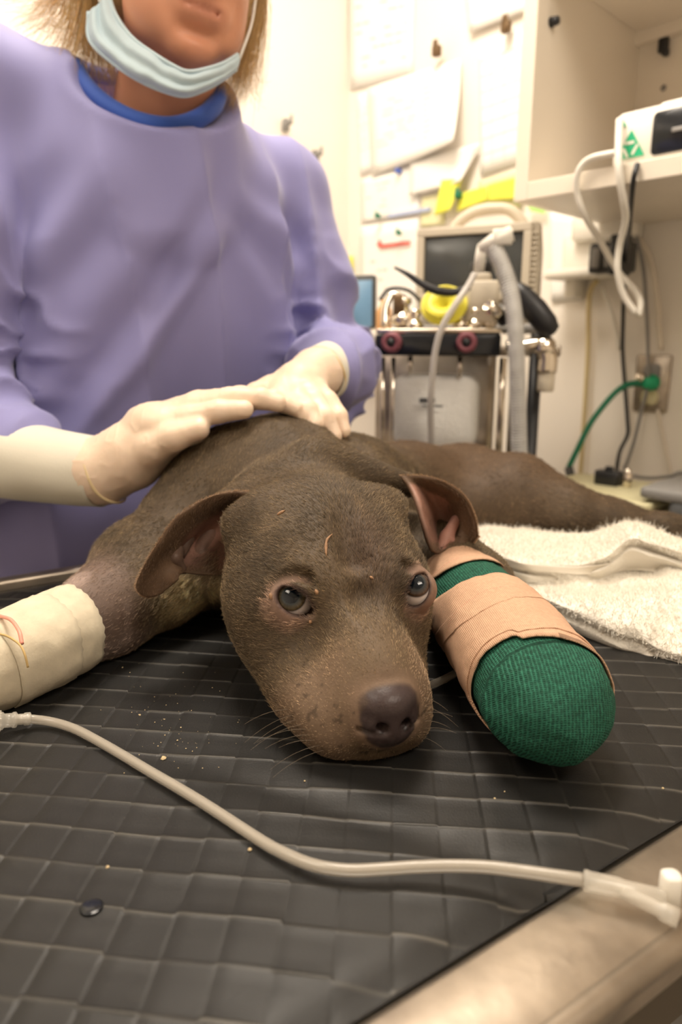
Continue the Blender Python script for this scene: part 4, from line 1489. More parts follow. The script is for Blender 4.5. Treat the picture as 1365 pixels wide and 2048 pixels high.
def weave_mat(name, col, col2, sx, sy, amp, noise=.5, lines=None):
    m = bpy.data.materials.new(name); m.use_nodes = True
    N, L = m.node_tree.nodes, m.node_tree.links
    b = N['Principled BSDF']; b.inputs['Roughness'].default_value = .75; b.inputs['Specular IOR Level'].default_value = .25
    a = N.new('ShaderNodeAttribute'); a.attribute_name = 'bs'     # x = along, y = around (metres)
    sp = N.new('ShaderNodeSeparateColor'); L.new(a.outputs['Color'], sp.inputs[0])
    tc = N.new('ShaderNodeTexCoord')
    no = N.new('ShaderNodeTexNoise'); no.inputs['Scale'].default_value = 160; no.inputs['Detail'].default_value = 3
    L.new(tc.outputs['Object'], no.inputs['Vector'])
    def m_(op, x, y=None, v=None):
        q = N.new('ShaderNodeMath'); q.operation = op
        L.new(x, q.inputs[0])
        if y is not None: L.new(y, q.inputs[1])
        elif v is not None: q.inputs[1].default_value = v
        return q.outputs[0]
    def wave(src, f):
        x = m_('MULTIPLY', src, v=f)
        nz = m_('MULTIPLY', no.outputs['Fac'], v=noise * 12)
        x = m_('ADD', x, nz)
        return m_('SINE', x)
    w1 = wave(sp.outputs[0], sx); w2 = wave(sp.outputs[1], sy)
    mxx = m_('MAXIMUM', w1, w2)
    mr = N.new('ShaderNodeMapRange'); mr.inputs['From Min'].default_value = -.6; mr.inputs['From Max'].default_value = 1
    L.new(mxx, mr.inputs['Value'])
    mx = N.new('ShaderNodeMix'); mx.data_type = 'RGBA'
    mx.inputs[6].default_value = (*col2, 1); mx.inputs[7].default_value = (*col, 1)
    L.new(mr.outputs['Result'], mx.inputs[0])
    n3 = N.new('ShaderNodeTexNoise'); n3.inputs['Scale'].default_value = 420; n3.inputs['Detail'].default_value = 2
    L.new(tc.outputs['Object'], n3.inputs['Vector'])
    mr3 = N.new('ShaderNodeMapRange'); mr3.inputs['From Min'].default_value = .35; mr3.inputs['From Max'].default_value = .68; mr3.inputs['To Min'].default_value = .72 if noise > .2 else .93; mr3.inputs['To Max'].default_value = 1.35 if noise > .2 else 1.06
    L.new(n3.outputs['Fac'], mr3.inputs['Value'])
    mm = N.new('ShaderNodeMix'); mm.data_type = 'RGBA'; mm.blend_type = 'MULTIPLY'; mm.inputs[0].default_value = 1
    L.new(mx.outputs[2], mm.inputs[6]); L.new(mr3.outputs['Result'], mm.inputs[7])
    out = mm.outputs[2]
    if lines:
        # thin red threads woven in at given distances along the wrap
        for (s0, wdt) in lines:
            d = m_('ABSOLUTE', m_('SUBTRACT', sp.outputs[0], v=s0))
            lt = m_('LESS_THAN', d, v=wdt)
            dash = m_('GREATER_THAN', m_('SINE', m_('MULTIPLY', sp.outputs[1], v=2600)), v=-.2)
            f = m_('MULTIPLY', m_('MULTIPLY', lt, dash), v=.75)
            ml = N.new('ShaderNodeMix'); ml.data_type = 'RGBA'; L.new(f, ml.inputs[0]); L.new(out, ml.inputs[6]); ml.inputs[7].default_value = (.60, .20, .15, 1)
            out = ml.outputs[2]
    L.new(out, b.inputs['Base Color'])
    bp = N.new('ShaderNodeBump'); bp.inputs['Strength'].default_value = .8; bp.inputs['Distance'].default_value = amp
    hh = m_('ADD', mxx, m_('MULTIPLY', n3.outputs['Fac'], v=1.0 if noise > .2 else .2))
    L.new(hh, bp.inputs['Height']); L.new(bp.outputs['Normal'], b.inputs['Normal'])
    return m


M['green_wrap'] = weave_mat('green_cohesive_wrap', (.024, .135, .086), (.005, .045, .027), 3400, 2900, .0006, .35)
M['tan_tape'] = weave_mat('tan_elastic_tape', (.68, .43, .29), (.50, .29, .18), 6200, 5200, .00022, .12, lines=[(.098, .00045), (.045, .00035), (.176, .0003)])


def bs_attr(P):
    d = ((P[:, None, :] - bP[None, ::4]) ** 2).sum(2); i = d.argmin(1) * 4
    t = unit(np.gradient(bP, axis=0))[i]
    s = bS[i] + ((P - bP[i]) * t).sum(1)
    sd = unit(np.cross(t, ZZ)); up_ = np.cross(sd, t)
    v = P - bP[i]
    ph = np.arctan2((v * up_).sum(1), (v * sd).sum(1))
    # over the rounded end use plain coordinates so that the weave does not pinch
    y = ph * .042
    e = s > BL + .006
    y = np.where(e, v @ np.array([1, 0, .0]), y)
    s2 = np.where(e, s + (v @ ZZ) * -1.2, s)
    return np.stack([s2 + 0 * y, y, 0 * y], 1)


v_, f_ = band(lambda p: .004, lambda p: BL + CAP * .9999, -.0012, n=110, m=120, lump=.0016, ls=60)
# two puckers of the wrap end near the lower right
bandg = mesh_obj('leg_bandage', [(v_, f_)], M['green_wrap'], dog, attr={'bs': bs_attr(v_)}, label='thick green cohesive bandage around the foreleg')
def s_wide0(p): return .108 + .004 * math.cos(p) + .002 * math.sin(3 * p) + .040 * math.sin(p)
def s_wide1(p):
    st = .0065 * float(sstep(.42, .38, math.cos(p))) if math.sin(p) > 0 else .0065 * float(sstep(-.2, -.6, math.sin(p)))
    return .246 - .009 * math.cos(p) + st
TP = []
for (a, b, off) in ((lambda p: .012 + .004 * math.cos(p), lambda p: .074 + .006 * math.cos(p) + .0015 * math.sin(2 * p) + .036 * math.sin(p), .0010), (s_wide0, s_wide1, .0010), (lambda p: s_wide1(p) - .018, lambda p: s_wide1(p) - .0085 + .004 * math.cos(p), .0018), (lambda p: s_wide0(p) + .03 + .012 * math.cos(p), lambda p: s_wide0(p) + .050 + .012 * math.cos(p), .0014)):
    v1, f1 = band(a, b, off, n=26, m=120, lump=.0012, ls=60)
    TP.append((v1, f1))
for k, (v1, f1) in enumerate(TP):
    mesh_obj('elastic_tape', [(v1, f1)], M['tan_tape'], bandg, attr={'bs': bs_attr(v1)}, solid=.0010, label='tan elastic tape wound over the bandage' if k == 0 else None)
# white splint end peeking under the ear
# ------------------------------------------------------------------ taped catheter on the shaved leg
wA = cr([B(-.206, .516, .0345), B(-.226, .485, .031), B(-.250, .452, .029), B(-.275, .425, .026)], 10)
def tapewrap(s0, s1, off, n=26, m=60, jag=.0007, lump=.0012):
    S = np.concatenate([[0], np.cumsum(np.linalg.norm(np.diff(wA, axis=0), axis=1))]); S /= S[-1]
    G = []
    for i in range(n):
        for j in range(m):
            ph = 2 * math.pi * j / m
            s = s0 + (s1 - s0) * i / (n - 1)
            if i in (0,): s += jag * 30 * ((j % 2) - .5) / 2 + .02 * math.sin(ph * 2)
            p = np.array([np.interp(s, S, wA[:, k]) for k in range(3)])
            t = unit(wA[-1] - wA[0]); sd = unit(np.cross(t, ZZ)); u_ = np.cross(sd, t)
            r = (.0365 - .003 * s) + off
            q = p + sd * r * math.cos(ph) + u_ * r * math.sin(ph) * .94
            q = q + unit(q - p) * (lump * vnoise(q[None], 60)[0] + lump * .8 * vnoise(q[None], 160)[0])
            q[2] = max(q[2], T + .0012)
            G.append(q)
    return np.array(G), grid_faces(n, m, True)
M['tape'] = pm('cloth_tape', (.64, .56, .42), .8, var=.12, vscale=90, bump=.5, bscale=500, bdist=.0005)
ct = mesh_obj('catheter_tape', [tapewrap(.02, 1.0, .0)], M['tape'], dog, solid=.0008, label='cream cloth tape wound round the shaved foreleg')
mesh_obj('tape_end', [tapewrap(.20, .62, .0014, n=14)], M['tape'], ct, solid=.0006)
M['pinktube'] = pm('pink_tube', (.85, .33, .25), .35)
mesh_obj('catheter_tube', [tube(cr([onz(0, 1232, .066), onz(22, 1240, .068), onz(38, 1262, .066), onz(44, 1288, .060)], 8), .0013, 8)], M['pinktube'], ct, label='pink catheter loop on the tape')
mesh_obj('tape_thread', [tube(cr([onz(0, 1268, .066), onz(18, 1274, .0655), onz(40, 1290, .063), onz(50, 1310, .058), onz(56, 1335, .050)], 6), .0008, 6)], pm('yellow_thread', (.55, .38, .16), .7), ct)
# ================================================================== white terry towel
tw = [  # rows from far edge to near edge: (px, py, height above table)
    [(905, 1085, .006), (960, 1052, .030), (1030, 1056, .030), (1100, 1062, .034), (1170, 1062, .038), (1225, 1050, .052), (1262, 1040, .062), (1310, 1052, .060), (1370, 1075, .055), (1440, 1100, .040)],
    [(915, 1105, .012), (970, 1078, .038), (1030, 1085, .040), (1100, 1092, .040), (1165, 1098, .036), (1215, 1085, .048), (1260, 1068, .066), (1310, 1082, .064), (1370, 1105, .052), (1440, 1130, .036)],
    [(930, 1120, .016), (985, 1105, .040), (1040, 1115, .044), (1100, 1118, .040), (1160, 1122, .034), (1205, 1114, .044), (1255, 1100, .050), (1310, 1112, .046), (1370, 1135, .034), (1440, 1160, .026)],
    [(945, 1135, .012), (1000, 1132, .028), (1050, 1142, .032), (1105, 1146, .028), (1160, 1148, .022), (1210, 1146, .024), (1260, 1138, .028), (1310, 1140, .032), (1370, 1158, .040), (1440, 1185, .034)],
    [(960, 1150, .010), (1010, 1150, .020), (1060, 1160, .020), (1110, 1164, .018), (1165, 1170, .016), (1215, 1164, .020), (1265, 1162, .030), (1315, 1166, .036), (1370, 1176, .038), (1440, 1215, .036)],
    [(975, 1175, .008), (1030, 1172, .018), (1080, 1180, .024), (1130, 1186, .028), (1185, 1192, .030), (1235, 1190, .032), (1280, 1198, .034), (1320, 1204, .034), (1372, 1216, .030), (1440, 1260, .034)],
    [(1000, 1200, .006), (1060, 1196, .016), (1110, 1206, .024), (1160, 1214, .028), (1210, 1222, .030), (1255, 1232, .030), (1295, 1240, .028), (1330, 1248, .022), (1375, 1268, .022), (1440, 1310, .030)],
    [(1030, 1225, .004), (1090, 1222, .010), (1140, 1235, .016), (1185, 1250, .018), (1230, 1265, .018), (1270, 1275, .016), (1305, 1288, .014), (1340, 1296, .012), (1380, 1312, .012), (1440, 1340, .014)],
    [(1045, 1238, .002), (1100, 1235, .003), (1145, 1255, .003), (1190, 1275, .003), (1235, 1290, .003), (1275, 1300, .003), (1310, 1311, .003), (1345, 1320, .003), (1380, 1330, .003), (1440, 1350, .003)]]
TG = patch([[onz(*p) for p in r] for r in tw], 14, 12)
tm, tn, _ = TG.shape
TVv = TG.reshape(-1, 3)
TF = np.array(grid_faces(tm, tn))
tN = vnorm(TVv, TF)
if tN[:, 2].mean() < 0: tN = -tN; TF = TF[:, ::-1]
TVv = TVv + tN * (vnoise(TVv, 40) * .0018 + vnoise(TVv, 14) * .003)[:, None]
TVv[:, 2] = np.maximum(TVv[:, 2], T + .004)
TVv = TVv - tN * .002
M['towel'] = pm('terry_cloth', (.84, .79, .70), .9, bump=.8, bscale=600, bdist=.001, sheen=.3)
bot = TVv.copy(); bot[:, 2] = np.minimum(TVv[:, 2] - .003, np.maximum(T + .0015, TVv[:, 2] - .012))
k_ = tm * tn
bd = [i for i in range(tn)] + [i * tn + tn - 1 for i in range(1, tm)] + [(tm - 1) * tn + j for j in range(tn - 2, -1, -1)] + [i * tn for i in range(tm - 2, 0, -1)]
FF = [tuple(f) for f in TF] + [tuple(x + k_ for x in f[::-1]) for f in TF]
for q in range(len(bd)):
    x, y = bd[q], bd[(q + 1) % len(bd)]
    FF.append((x, x + k_, y + k_, y))
towel = mesh_obj('towel', [(np.concatenate([TVv, bot]), FF)], M['towel'], label='white terry towel crumpled on the mat behind the bandaged leg', cat='towel')
# flat woven border strip across the towel, then the pile loops
jj_t = np.tile(np.linspace(0, 1, tn), tm); ii_t = np.repeat(np.linspace(0, 1, tm), tn)
P, N, idx = face_samples(TVv, TF, lambda c, n: np.full(len(c), 3.0e5))
uu, vv_ = ii_t[TF].mean(1)[idx], jj_t[TF].mean(1)[idx]
strip = (uu > .28 + .05 * vv_) & (uu < .37 + .02 * vv_) & (vv_ < .78) & (vv_ > .1)
P, N = P[~strip], N[~strip]
M['pile'] = fur_mat('towel_pile', 1.0, .92, .8)
D = unit(N + rng.normal(size=P.shape) * .55)
col = np.tile(np.array([.88, .83, .74]), (len(P), 1)) * np.exp(.05 * rng.normal(size=(len(P), 1)))
hair_curves('towel_pile', P, D, .0034 * (1 + .25 * rng.normal(size=len(P))), .00028, np.clip(col, 0, .95), M['pile'], towel, bend=rng.normal(size=P.shape) * .5)
SP = []
for j in range(int(tn * .1), int(tn * .78)):
    v = j / (tn - 1)
    r = []
    for k in range(7):
        u = (.285 + .05 * v) + ((.365 + .02 * v) - (.285 + .05 * v)) * k / 6
        a = u * (tm - 1); i0 = int(a); f = a - i0
        id0 = i0 * tn + j
        r.append(TVv[id0] * (1 - f) + TVv[id0 + tn] * f + tN[id0] * .0024)
    SP.append(r)
SP = np.array(SP)
mesh_obj('border_strip', [(SP.reshape(-1, 3), grid_faces(*SP.shape[:2]))], pm('flat_weave', (.80, .74, .64), .8, bump=.5, bscale=900, bdist=.0004, stretch=(1, 6, 1)), towel, solid=.001, label='flat woven border of the towel')

# ================================================================== infusion tubes
M['pvc'] = pm('clear_tube', (.62, .56, .47), .16, alpha=.45, spec=1.0)
M['pvc2'] = pm('clear_fitting', (.80, .75, .66), .18, alpha=.36, spec=1.0)
def P_on(px, py, z):
    return onz(px, py, z)
tp = [(30, 1438, .010), (60, 1438, .008), (105, 1444, .006), (150, 1458, .0055), (200, 1484, .005), (250, 1513, .005), (300, 1543, .005), (350, 1572, .005), (400, 1602, .005), (450, 1634, .005), (500, 1667, .0055), (540, 1692, .006), (580, 1712, .0065), (620, 1728, .007), (660, 1737, .0075), (710, 1741, .008), (770, 1738, .0085), (830, 1734, .0095), (900, 1732, .011), (970, 1734, .013), (1040, 1742, .0145), (1110, 1752, .016), (1168, 1760, .017)]
path = cr([P_on(*p) for p in tp], 6)
iv = empty('infusion_tube', tuple(path[len(path) // 2]), 'clear infusion tube running across the mat to the steel rim', 'tube')
mesh_obj('tube_wall', [tube(path, .0030, 18)], M['pvc'], iv)
mesh_obj('tube_bore', [tube(path, .0011, 10)], pm('tube_fluid', (.30, .27, .23), .2, alpha=.5), iv)
# luer connector at the left end
a, b = P_on(62, 1437, .0085), P_on(-10, 1443, .012); d = b - a; L = np.linalg.norm(d)
mesh_obj('luer_connector', [lathe([(.0034, 0), (.0042, .0005), (.0042, .004), (.0036, .0045), (.0036, .008), (.0052, .009), (.0052, .011), (.0046, .0115), (.0046, .016), (.0058, .017), (.0058, L), (0, L)], a, d, n=20)], M['pvc2'], iv)
for k in range(10):
    an = 2 * math.pi * k / 10; s_, u_, d_ = frame_from(d)
    mesh_obj('grip_rib', [box(a + d_ * .026 + (s_ * math.cos(an) + u_ * math.sin(an)) * .0060, (.0012, .0012, .016), [s_, u_, d_])], M['pvc2'], iv, smooth=False)
# Y fitting lying over the rim
y0, y1 = P_on(1168, 1761, .017), P_on(1335, 1795, .017)
yd = unit(y1 - y0); yl = np.linalg.norm(y1 - y0)
mesh_obj('y_connector', [lathe([(.0046, 0), (.0048, .001), (.0044, .003), (.0043, yl * .42), (.0036, yl * .5), (.0034, yl * .98), (0, yl)], y0, yd, n=20)], M['pvc2'], iv)
ya, yb = P_on(1232, 1776, .017), P_on(1358, 1838, .014)
mesh_obj('side_port', [lathe([(.0032, 0), (.0030, np.linalg.norm(yb - ya) * .7), (.0040, np.linalg.norm(yb - ya) * .75), (.0040, np.linalg.norm(yb - ya)), (0, np.linalg.norm(yb - ya) + .0002)], ya, yb - ya, n=18)], M['pvc2'], iv)
cp = P_on(1340, 1786, .016)
mesh_obj('port_cap', [rbox(cp + ZZ * .002, (.0085, .0085, .016), None, .003)], M['white'], iv, label='white injection port cap')
# second thin tube coming out behind the muzzle
pth = cr([onz(838, 1378, .006), onz(862, 1370, .006), onz(890, 1358, .006), onz(925, 1338, .006), onz(960, 1310, .006)], 6)
mesh_obj('oxygen_tube', [tube(pth, .0030, 14)], M['pvc'], label='short clear tube between the muzzle and the bandaged leg', cat='tube')
# ================================================================== the vet
VC = np.array([-.238, .965, 0])
def Vt(x, y, z): return VC + TU * x + TV * y + ZZ * z
SHL = np.array([-.085, 1.085, 1.365]); ELL_ = np.array([-.005, 1.06, 1.125])
SHR = np.array([-.405, .885, 1.425]); ELR = np.array([-.455, .800, 1.115])
WRR = at(205, 942, .70); WRL = at(632, 748, .81)
CH = at(385, 130, .84)                      # chin
fu = unit(np.array([.30, -.26, .90])); ff = np.array([.42, -.82, -.36]); ff = unit(ff - fu * (ff @ fu)); fr = np.cross(ff, fu)
if fr[0] < 0: fr = -fr
HD = np.stack([fr, ff, fu])
def HH(a, b, c): return CH + fr * a + ff * b + fu * c
def EH(a, b, c, ra, rb, rc): return ell(HH(a, b, c), (ra, rb, rc), HD)


def hands(vol, d, wrist=True):
    k = .006
    # her right hand: laid flat, fingers pointing to the right
    W = WRR
    chain(vol, [at(180, 940, .705), W, at(262, 912, .697), at(318, 868, .690)], [.0325 + d, .031 + d, .031 + d, .027 + d], .012)
    vol.put(ell(at(338, 850, .690), (.032 + d, .026 + d, .020 + d), np.stack([unit(at(400, 810, .69) - at(300, 880, .69)), unit(np.array([0.2, 1, 0])), ZZ])), .012)
    chain(vol, [at(335, 852, .684), at(378, 838, .674), at(436, 824, .667), at(488, 819, .665)], [.015 + d, .0112 + d, .0100 + d, .0082 + d], .004)
    chain(vol, [at(335, 840, .692), at(388, 813, .690), at(460, 798, .685), at(520, 797, .682), at(556, 806, .682)], [.016 + d, .0115 + d, .0102 + d, .0095 + d, .0080 + d], .004)
    chain(vol, [at(335, 835, .705), at(395, 806, .706), at(480, 794, .702), at(548, 800, .702), at(590, 818, .702)], [.016 + d, .0112 + d, .0100 + d, .0090 + d, .0076 + d], .004)
    chain(vol, [at(335, 840, .715), at(392, 815, .726), at(450, 806, .730), at(500, 812, .730)], [.015 + d, .010 + d, .0088 + d, .0070 + d], .004)
    chain(vol, [at(262, 925, .685), at(305, 896, .672), at(350, 874, .662), at(398, 858, .658)], [.018 + d, .0145 + d, .0115 + d, .0092 + d], .007)
    # her left hand: coming in from the far side, fingers curled down over the back
    chain(vol, [at(655, 742, .835), WRL, at(600, 770, .775)], [.027 + d, .026 + d, .026 + d], .012)
    vol.put(ell(at(592, 780, .762), (.033 + d, .028 + d, .016 + d), np.stack([unit(np.array([1, .1, -.15])), unit(np.array([-.1, 1, .35])), unit(np.array([.15, -.35, 1]))])), .012)
    chain(vol, [at(565, 782, .752), at(562, 795, .735), at(585, 812, .715), at(602, 832, .706)], [.013 + d, .0108 + d, .0095 + d, .0078 + d], .004)
    chain(vol, [at(588, 782, .752), at(596, 797, .732), at(614, 822, .712), at(630, 850, .703)], [.013 + d, .0110 + d, .0100 + d, .0082 + d], .004)
    chain(vol, [at(612, 782, .755), at(628, 800, .737), at(650, 835, .718), at(668, 872, .712)], [.013 + d, .0108 + d, .0098 + d, .0078 + d], .004)
    chain(vol, [at(634, 782, .760), at(656, 802, .748), at(678, 832, .735), at(688, 862, .728)], [.012 + d, .0098 + d, .0086 + d, .0070 + d], .004)
    chain(vol, [at(572, 772, .775), at(540, 778, .765), at(512, 788, .750), at(492, 800, .742)], [.014 + d, .0125 + d, .0105 + d, .0086 + d], .006)


pv = Vol(axis_pts((-.62, .06, .0038)), axis_pts((.62, 1.25, .0038)), axis_pts((0, .95, .02), (.95, 1.78, .0038)))
# trunk, neck, arms, legs
pv.put(rcap(Vt(0, .025, 1.30), Vt(0, .02, 1.02), .080, .09), .04)
pv.put(ell(Vt(0, .025, 1.24), (.130, .075, .15), TAX), .03)
pv.put(ell(Vt(0, .0, .95), (.155, .105, .14), TAX), .04)
pv.put(rcap(Vt(.0, .0, 1.38), HH(0, -.080, .035), .058, .054), .03)
chain(pv, [SHL, ELL_ - TU * .016, at(660, 742, .845)], [.046, .032, .026], .012)
chain(pv, [SHR, ELR, at(-10, 914, .732), WRR], [.050, .038, .028, .024], .01)
hands(pv, -.0012)
for s_ in (-1, 1):
    chain(pv, [Vt(.085 * s_, 0, .90), Vt(.09 * s_, .0, .48), Vt(.09 * s_, .03, .09)], [.085, .055, .038], .03)
    pv.put(rcap(Vt(.09 * s_, .03, .05), Vt(.10 * s_, -.12, .035), .042, .034), .02)
# head
pv.put(EH(0, -.100, .140, .076, .094, .085), .02)
pv.put(EH(0, -.062, .070, .064, .060, .070), .02)
pv.put(EH(0, -.040, .028, .048, .042, .030), .02)
pv.put(EH(-.038, -.062, .040, .024, .040, .030), .02)
pv.put(EH(.038, -.062, .040, .024, .040, .030), .02)
pv.put(EH(0, -.012, .012, .022, .016, .016), .014)
pv.put(EH(0, -.010, .052, .030, .014, .016), .012)
pv.put(EH(0, -.001, .0575, .020, .006, .0045), .005)
pv.put(EH(0, -.002, .0475, .018, .006, .0050), .005)
mc = [HH(-.027, -.014, .0500), HH(-.014, .003, .0528), HH(0, .0055, .0522), HH(.014, .003, .0528), HH(.027, -.014, .0500)]
for i in range(4): pv.put(rcap(mc[i], mc[i + 1], .0014, .0014), .004, 'sub')
pv.put(rcap(HH(-.016, .000, .030), HH(.016, .000, .030), .004, .004), .012, 'sub')
pv.put(rcap(HH(-.036, -.022, .066), HH(-.034, -.026, .038), .0020, .0020), .010, 'sub')
pv.put(rcap(HH(.036, -.022, .066), HH(.034, -.026, .038), .0020, .0020), .010, 'sub')
pv.put(rcap(HH(0, .012, .086), HH(0, -.008, .128), .011, .008), .010)
for s_ in (-1, 1):
    pv.put(EH(.012 * s_, .002, .080, .008, .009, .007), .006)
    pv.put(EH(.032 * s_, .002, .118, .016, .014, .012), .012, 'sub')
    pv.put(EH(.030 * s_, -.006, .134, .022, .012, .008), .010)
    pv.put(EH(.032 * s_, -.013, .124, .015, .010, .005), .004)
    pv.put(EH(.032 * s_, -.013, .110, .014, .009, .004), .004)
    pv.put(EH(.078 * s_, -.090, .105, .010, .016, .028), .006)
body = pv.mesh(1)
del pv
sk_c = np.tile(np.array([.66, .31, .19]), (len(body[0]), 1)) * (1 + .10 * vnoise(body[0], 40)[:, None])
lq = (body[0] - CH) @ HD.T
lip = np.exp(-((lq[:, 0] / .024) ** 2) ** 2 - ((lq[:, 2] - .0522) / .0085) ** 2) * (lq[:, 1] > -.016)
sk_c = sk_c * (1 - lip[:, None] * .6) + np.array([.50, .19, .14]) * lip[:, None] * .6
chk = np.exp(-((lq[:, 2] - .015) / .02) ** 2 - (lq[:, 0] / .03) ** 2)
sk_c = sk_c * (1 - chk[:, None] * .35) + np.array([.60, .24, .15]) * chk[:, None] * .35
M['skin'] = pm('skin', (.6, .3, .2), .48, attr='col', bump=.25, bscale=300, sss=.12)
person = mesh_obj('person', [body], M['skin'], attr={'col': sk_c}, label='vet in purple gown with mask under chin, gloved hands on the brown dog', cat='person')
M['brow'] = pm('brow_hair', (.30, .19, .09), .7)
M['eyeh'] = pm('human_eye', (.7, .68, .62), .1)
M['irish'] = pm('grey_iris', (.06, .08, .09), .1)
for s_ in (-1, 1):
    ec = HH(.032 * s_, -.019, .118)
    mesh_obj('eye', [lathe([(0, -.0115)] + [(.0115 * math.sin(a), -.0115 * math.cos(a)) for a in np.linspace(.2, math.pi - .2, 14)] + [(0, .0115)], ec, ff, n=20)], M['eyeh'], person)
    mesh_obj('iris', [lathe([(.0054, .0100), (.0045, .0112), (0, .0118)], ec, unit(ff - fu * .25), n=20)], M['irish'], bpy.data.objects['eye.00%d' % (2 if s_ < 0 else 3)])
    mesh_obj('eyebrow', [tube([HH(s_ * x_, y_, z_) for x_, y_, z_ in ((.014, .006, .134), (.028, .007, .139), (.044, -.006, .136))], [.002, .0032, .001], 8)], M['brow'], person)

M['shoe'] = pm('white_clog', (.75, .72, .66), .5)
M['trouser'] = pm('navy_trousers', (.04, .06, .14), .8, bump=.3, bscale=300)
for s_ in (-1, 1):
    mesh_obj('trouser_leg', [tube([Vt(.088 * s_, 0, .70), Vt(.09 * s_, 0, .48), Vt(.09 * s_, .02, .12)], [.100, .080, .066], 24)], M['trouser'], person)
    sv = Vol(axis_pts((Vt(.1 * s_, 0, 0)[0] - .2, Vt(.1 * s_, 0, 0)[0] + .2, .006)), axis_pts((.70, 1.15, .006)), axis_pts((-.02, .14, .006)))
    sv.put(rcap(Vt(.09 * s_, .04, .055), Vt(.10 * s_, -.135, .040), .050, .043), .02)
    sv.cut_below(.002, .01)
    mesh_obj('shoe', [sv.mesh(1)], M['shoe'], person)

# ---- gown
gv = Vol(axis_pts((-.66, .12, .0048)), axis_pts((.64, 1.26, .0048)), axis_pts((.42, 1.56, .0048)))
gv.put(rcap(Vt(0, .02, 1.30), Vt(0, .02, .50), .135, .17, (TV, 1.25)), .05)
gv.put(rcap(Vt(-.075, .01, 1.335), Vt(-.07, .01, .55), .105, .13), .05)
gv.put(rcap(Vt(.07, .01, 1.315), Vt(.07, .01, .55), .105, .125), .05)
gv.put(rcap(Vt(-.02, .015, 1.385), SHR + [0, 0, .005], .070, .068), .035)
gv.put(rcap(Vt(.02, .015, 1.375), SHL, .070, .062), .035)
gv.put(rcap(Vt(0, .01, 1.36), Vt(0, .012, 1.40), .09, .070), .03)
gv.put(ell(Vt(.0, -.004, 1.205), (.165, .118, .185), TAX), .05)
gv.put(rcap(Vt(-.16, .02, 1.05), Vt(-.19, .0, .78), .075, .09), .04)
# sleeves with some slack
chain(gv, [SHL, SHL * .5 + ELL_ * .5 - TU * .006, ELL_ + np.array([-.012, .0, -.005])], [.064, .055, .052], .022)
chain(gv, [ELL_ + np.array([-.012, 0, -.005]), ELL_ * .45 + np.array(at(660, 742, .845)) * .55, at(662, 745, .848)], [.052, .048, .040], .022)
gv.put(ell(ELL_ + np.array([-.004, -.015, -.060]), (.040, .050, .070)), .03)
chain(gv, [SHR, SHR * .5 + ELR * .5, ELR], [.072, .070, .068], .022)
chain(gv, [ELR, at(-60, 905, .742), at(15, 918, .727)], [.070, .058, .048], .022)
gv.put(rcap(ELR + np.array([.01, -.02, -.03]), ELR + np.array([.03, .03, -.22]), .05, .03), .03)
# neck opening: the collar line, measured round the neck
CL = [at(150, 138, .900), at(172, 176, .878), at(212, 214, .862), at(262, 242, .855), at(315, 256, .857), at(360, 255, .868), at(400, 240, .888), at(428, 216, .915), at(438, 186, .950)]
CL += [CL[-1] + np.array([-.020, .055, .020]), np.array([-.225, 1.040, 1.478]), np.array([-.285, 1.005, 1.474]), CL[0] + np.array([-.012, .048, .016])]
CLs = cr([CL[-1]] + CL + [CL[0], CL[1]], 6)[6:-6]
NC = np.mean(CLs[:-1], 0)
_u, _s, _v = np.linalg.svd(CLs - NC); nn_ = _v[2] * np.sign(_v[2][2]); e1_ = _v[0]; e2_ = _v[1]
th_ = np.arctan2((CLs[:-1] - NC) @ e2_, (CLs[:-1] - NC) @ e1_); rr_t = np.hypot((CLs[:-1] - NC) @ e2_, (CLs[:-1] - NC) @ e1_)
o_ = np.argsort(th_); th_, rr_t = th_[o_], rr_t[o_]
for i in range(0, len(CLs) - 2, 2):
    gv.put(rcap(CLs[i] - nn_ * .006, CLs[min(i + 2, len(CLs) - 1)] - nn_ * .006, .010, .010), .012)
    q_ = CLs[i] - nn_ * .010
    gv.put(rcap(q_, np.array([q_[0] * .92 + VC[0] * .08, q_[1] * .92 + (VC[1] + .01) * .08, q_[2] - .10]), .010, .026), .035)
def cutfn(X, Y, Z):
    x = X - NC[0]; y = Y - NC[1]; z = Z - NC[2]
    h = x * nn_[0] + y * nn_[1] + z * nn_[2]
    a = x * e1_[0] + y * e1_[1] + z * e1_[2]; b = x * e2_[0] + y * e2_[1] + z * e2_[2]
    g = 1 + np.maximum(h, 0) * 5.0
    R_ = np.interp(np.arctan2(b, a), th_, rr_t, period=2 * math.pi) - .009
    rr = np.sqrt(a * a + b * b) + 1e-6
    fw = np.clip(-(x * TV[0] + y * TV[1]) / rr * 1.3, 0, 1)
    far_ = rr > .17
    d_ = (rr - R_ - np.maximum(h + .010, 0) * (.3 + 4.0 * fw)) / (1 + 3 * fw)
    return np.where(far_, .05, np.maximum(d_, -.030 - h)).astype(np.float32)
gv.put((cutfn, NC - .17, NC + .17), .004, 'sub')
gV, gQ = gv.mesh(2)
del gv
gN = vnorm(gV, gQ)
G1 = gV * np.array([1, 1, .22]); G2 = gV * np.array([1, 1, .30])
lx = (gV - VC) @ TU
body_f = 1 - sstep(1.30, 1.42, gV[:, 2])
# long soft folds hanging from the chest
ph_ = lx * 62 + 2.6 * vnoise(gV * np.array([1, 1, .25]), 7) + .8 * np.sin(gV[:, 2] * 5)
disp = (np.abs(np.sin(ph_ * .5)) ** .8 - .6) * -.017 * (.25 + .75 * body_f) + vnoise(G2, 22) * .0052 + vnoise(G1 + 7, 11) * .013 * body_f
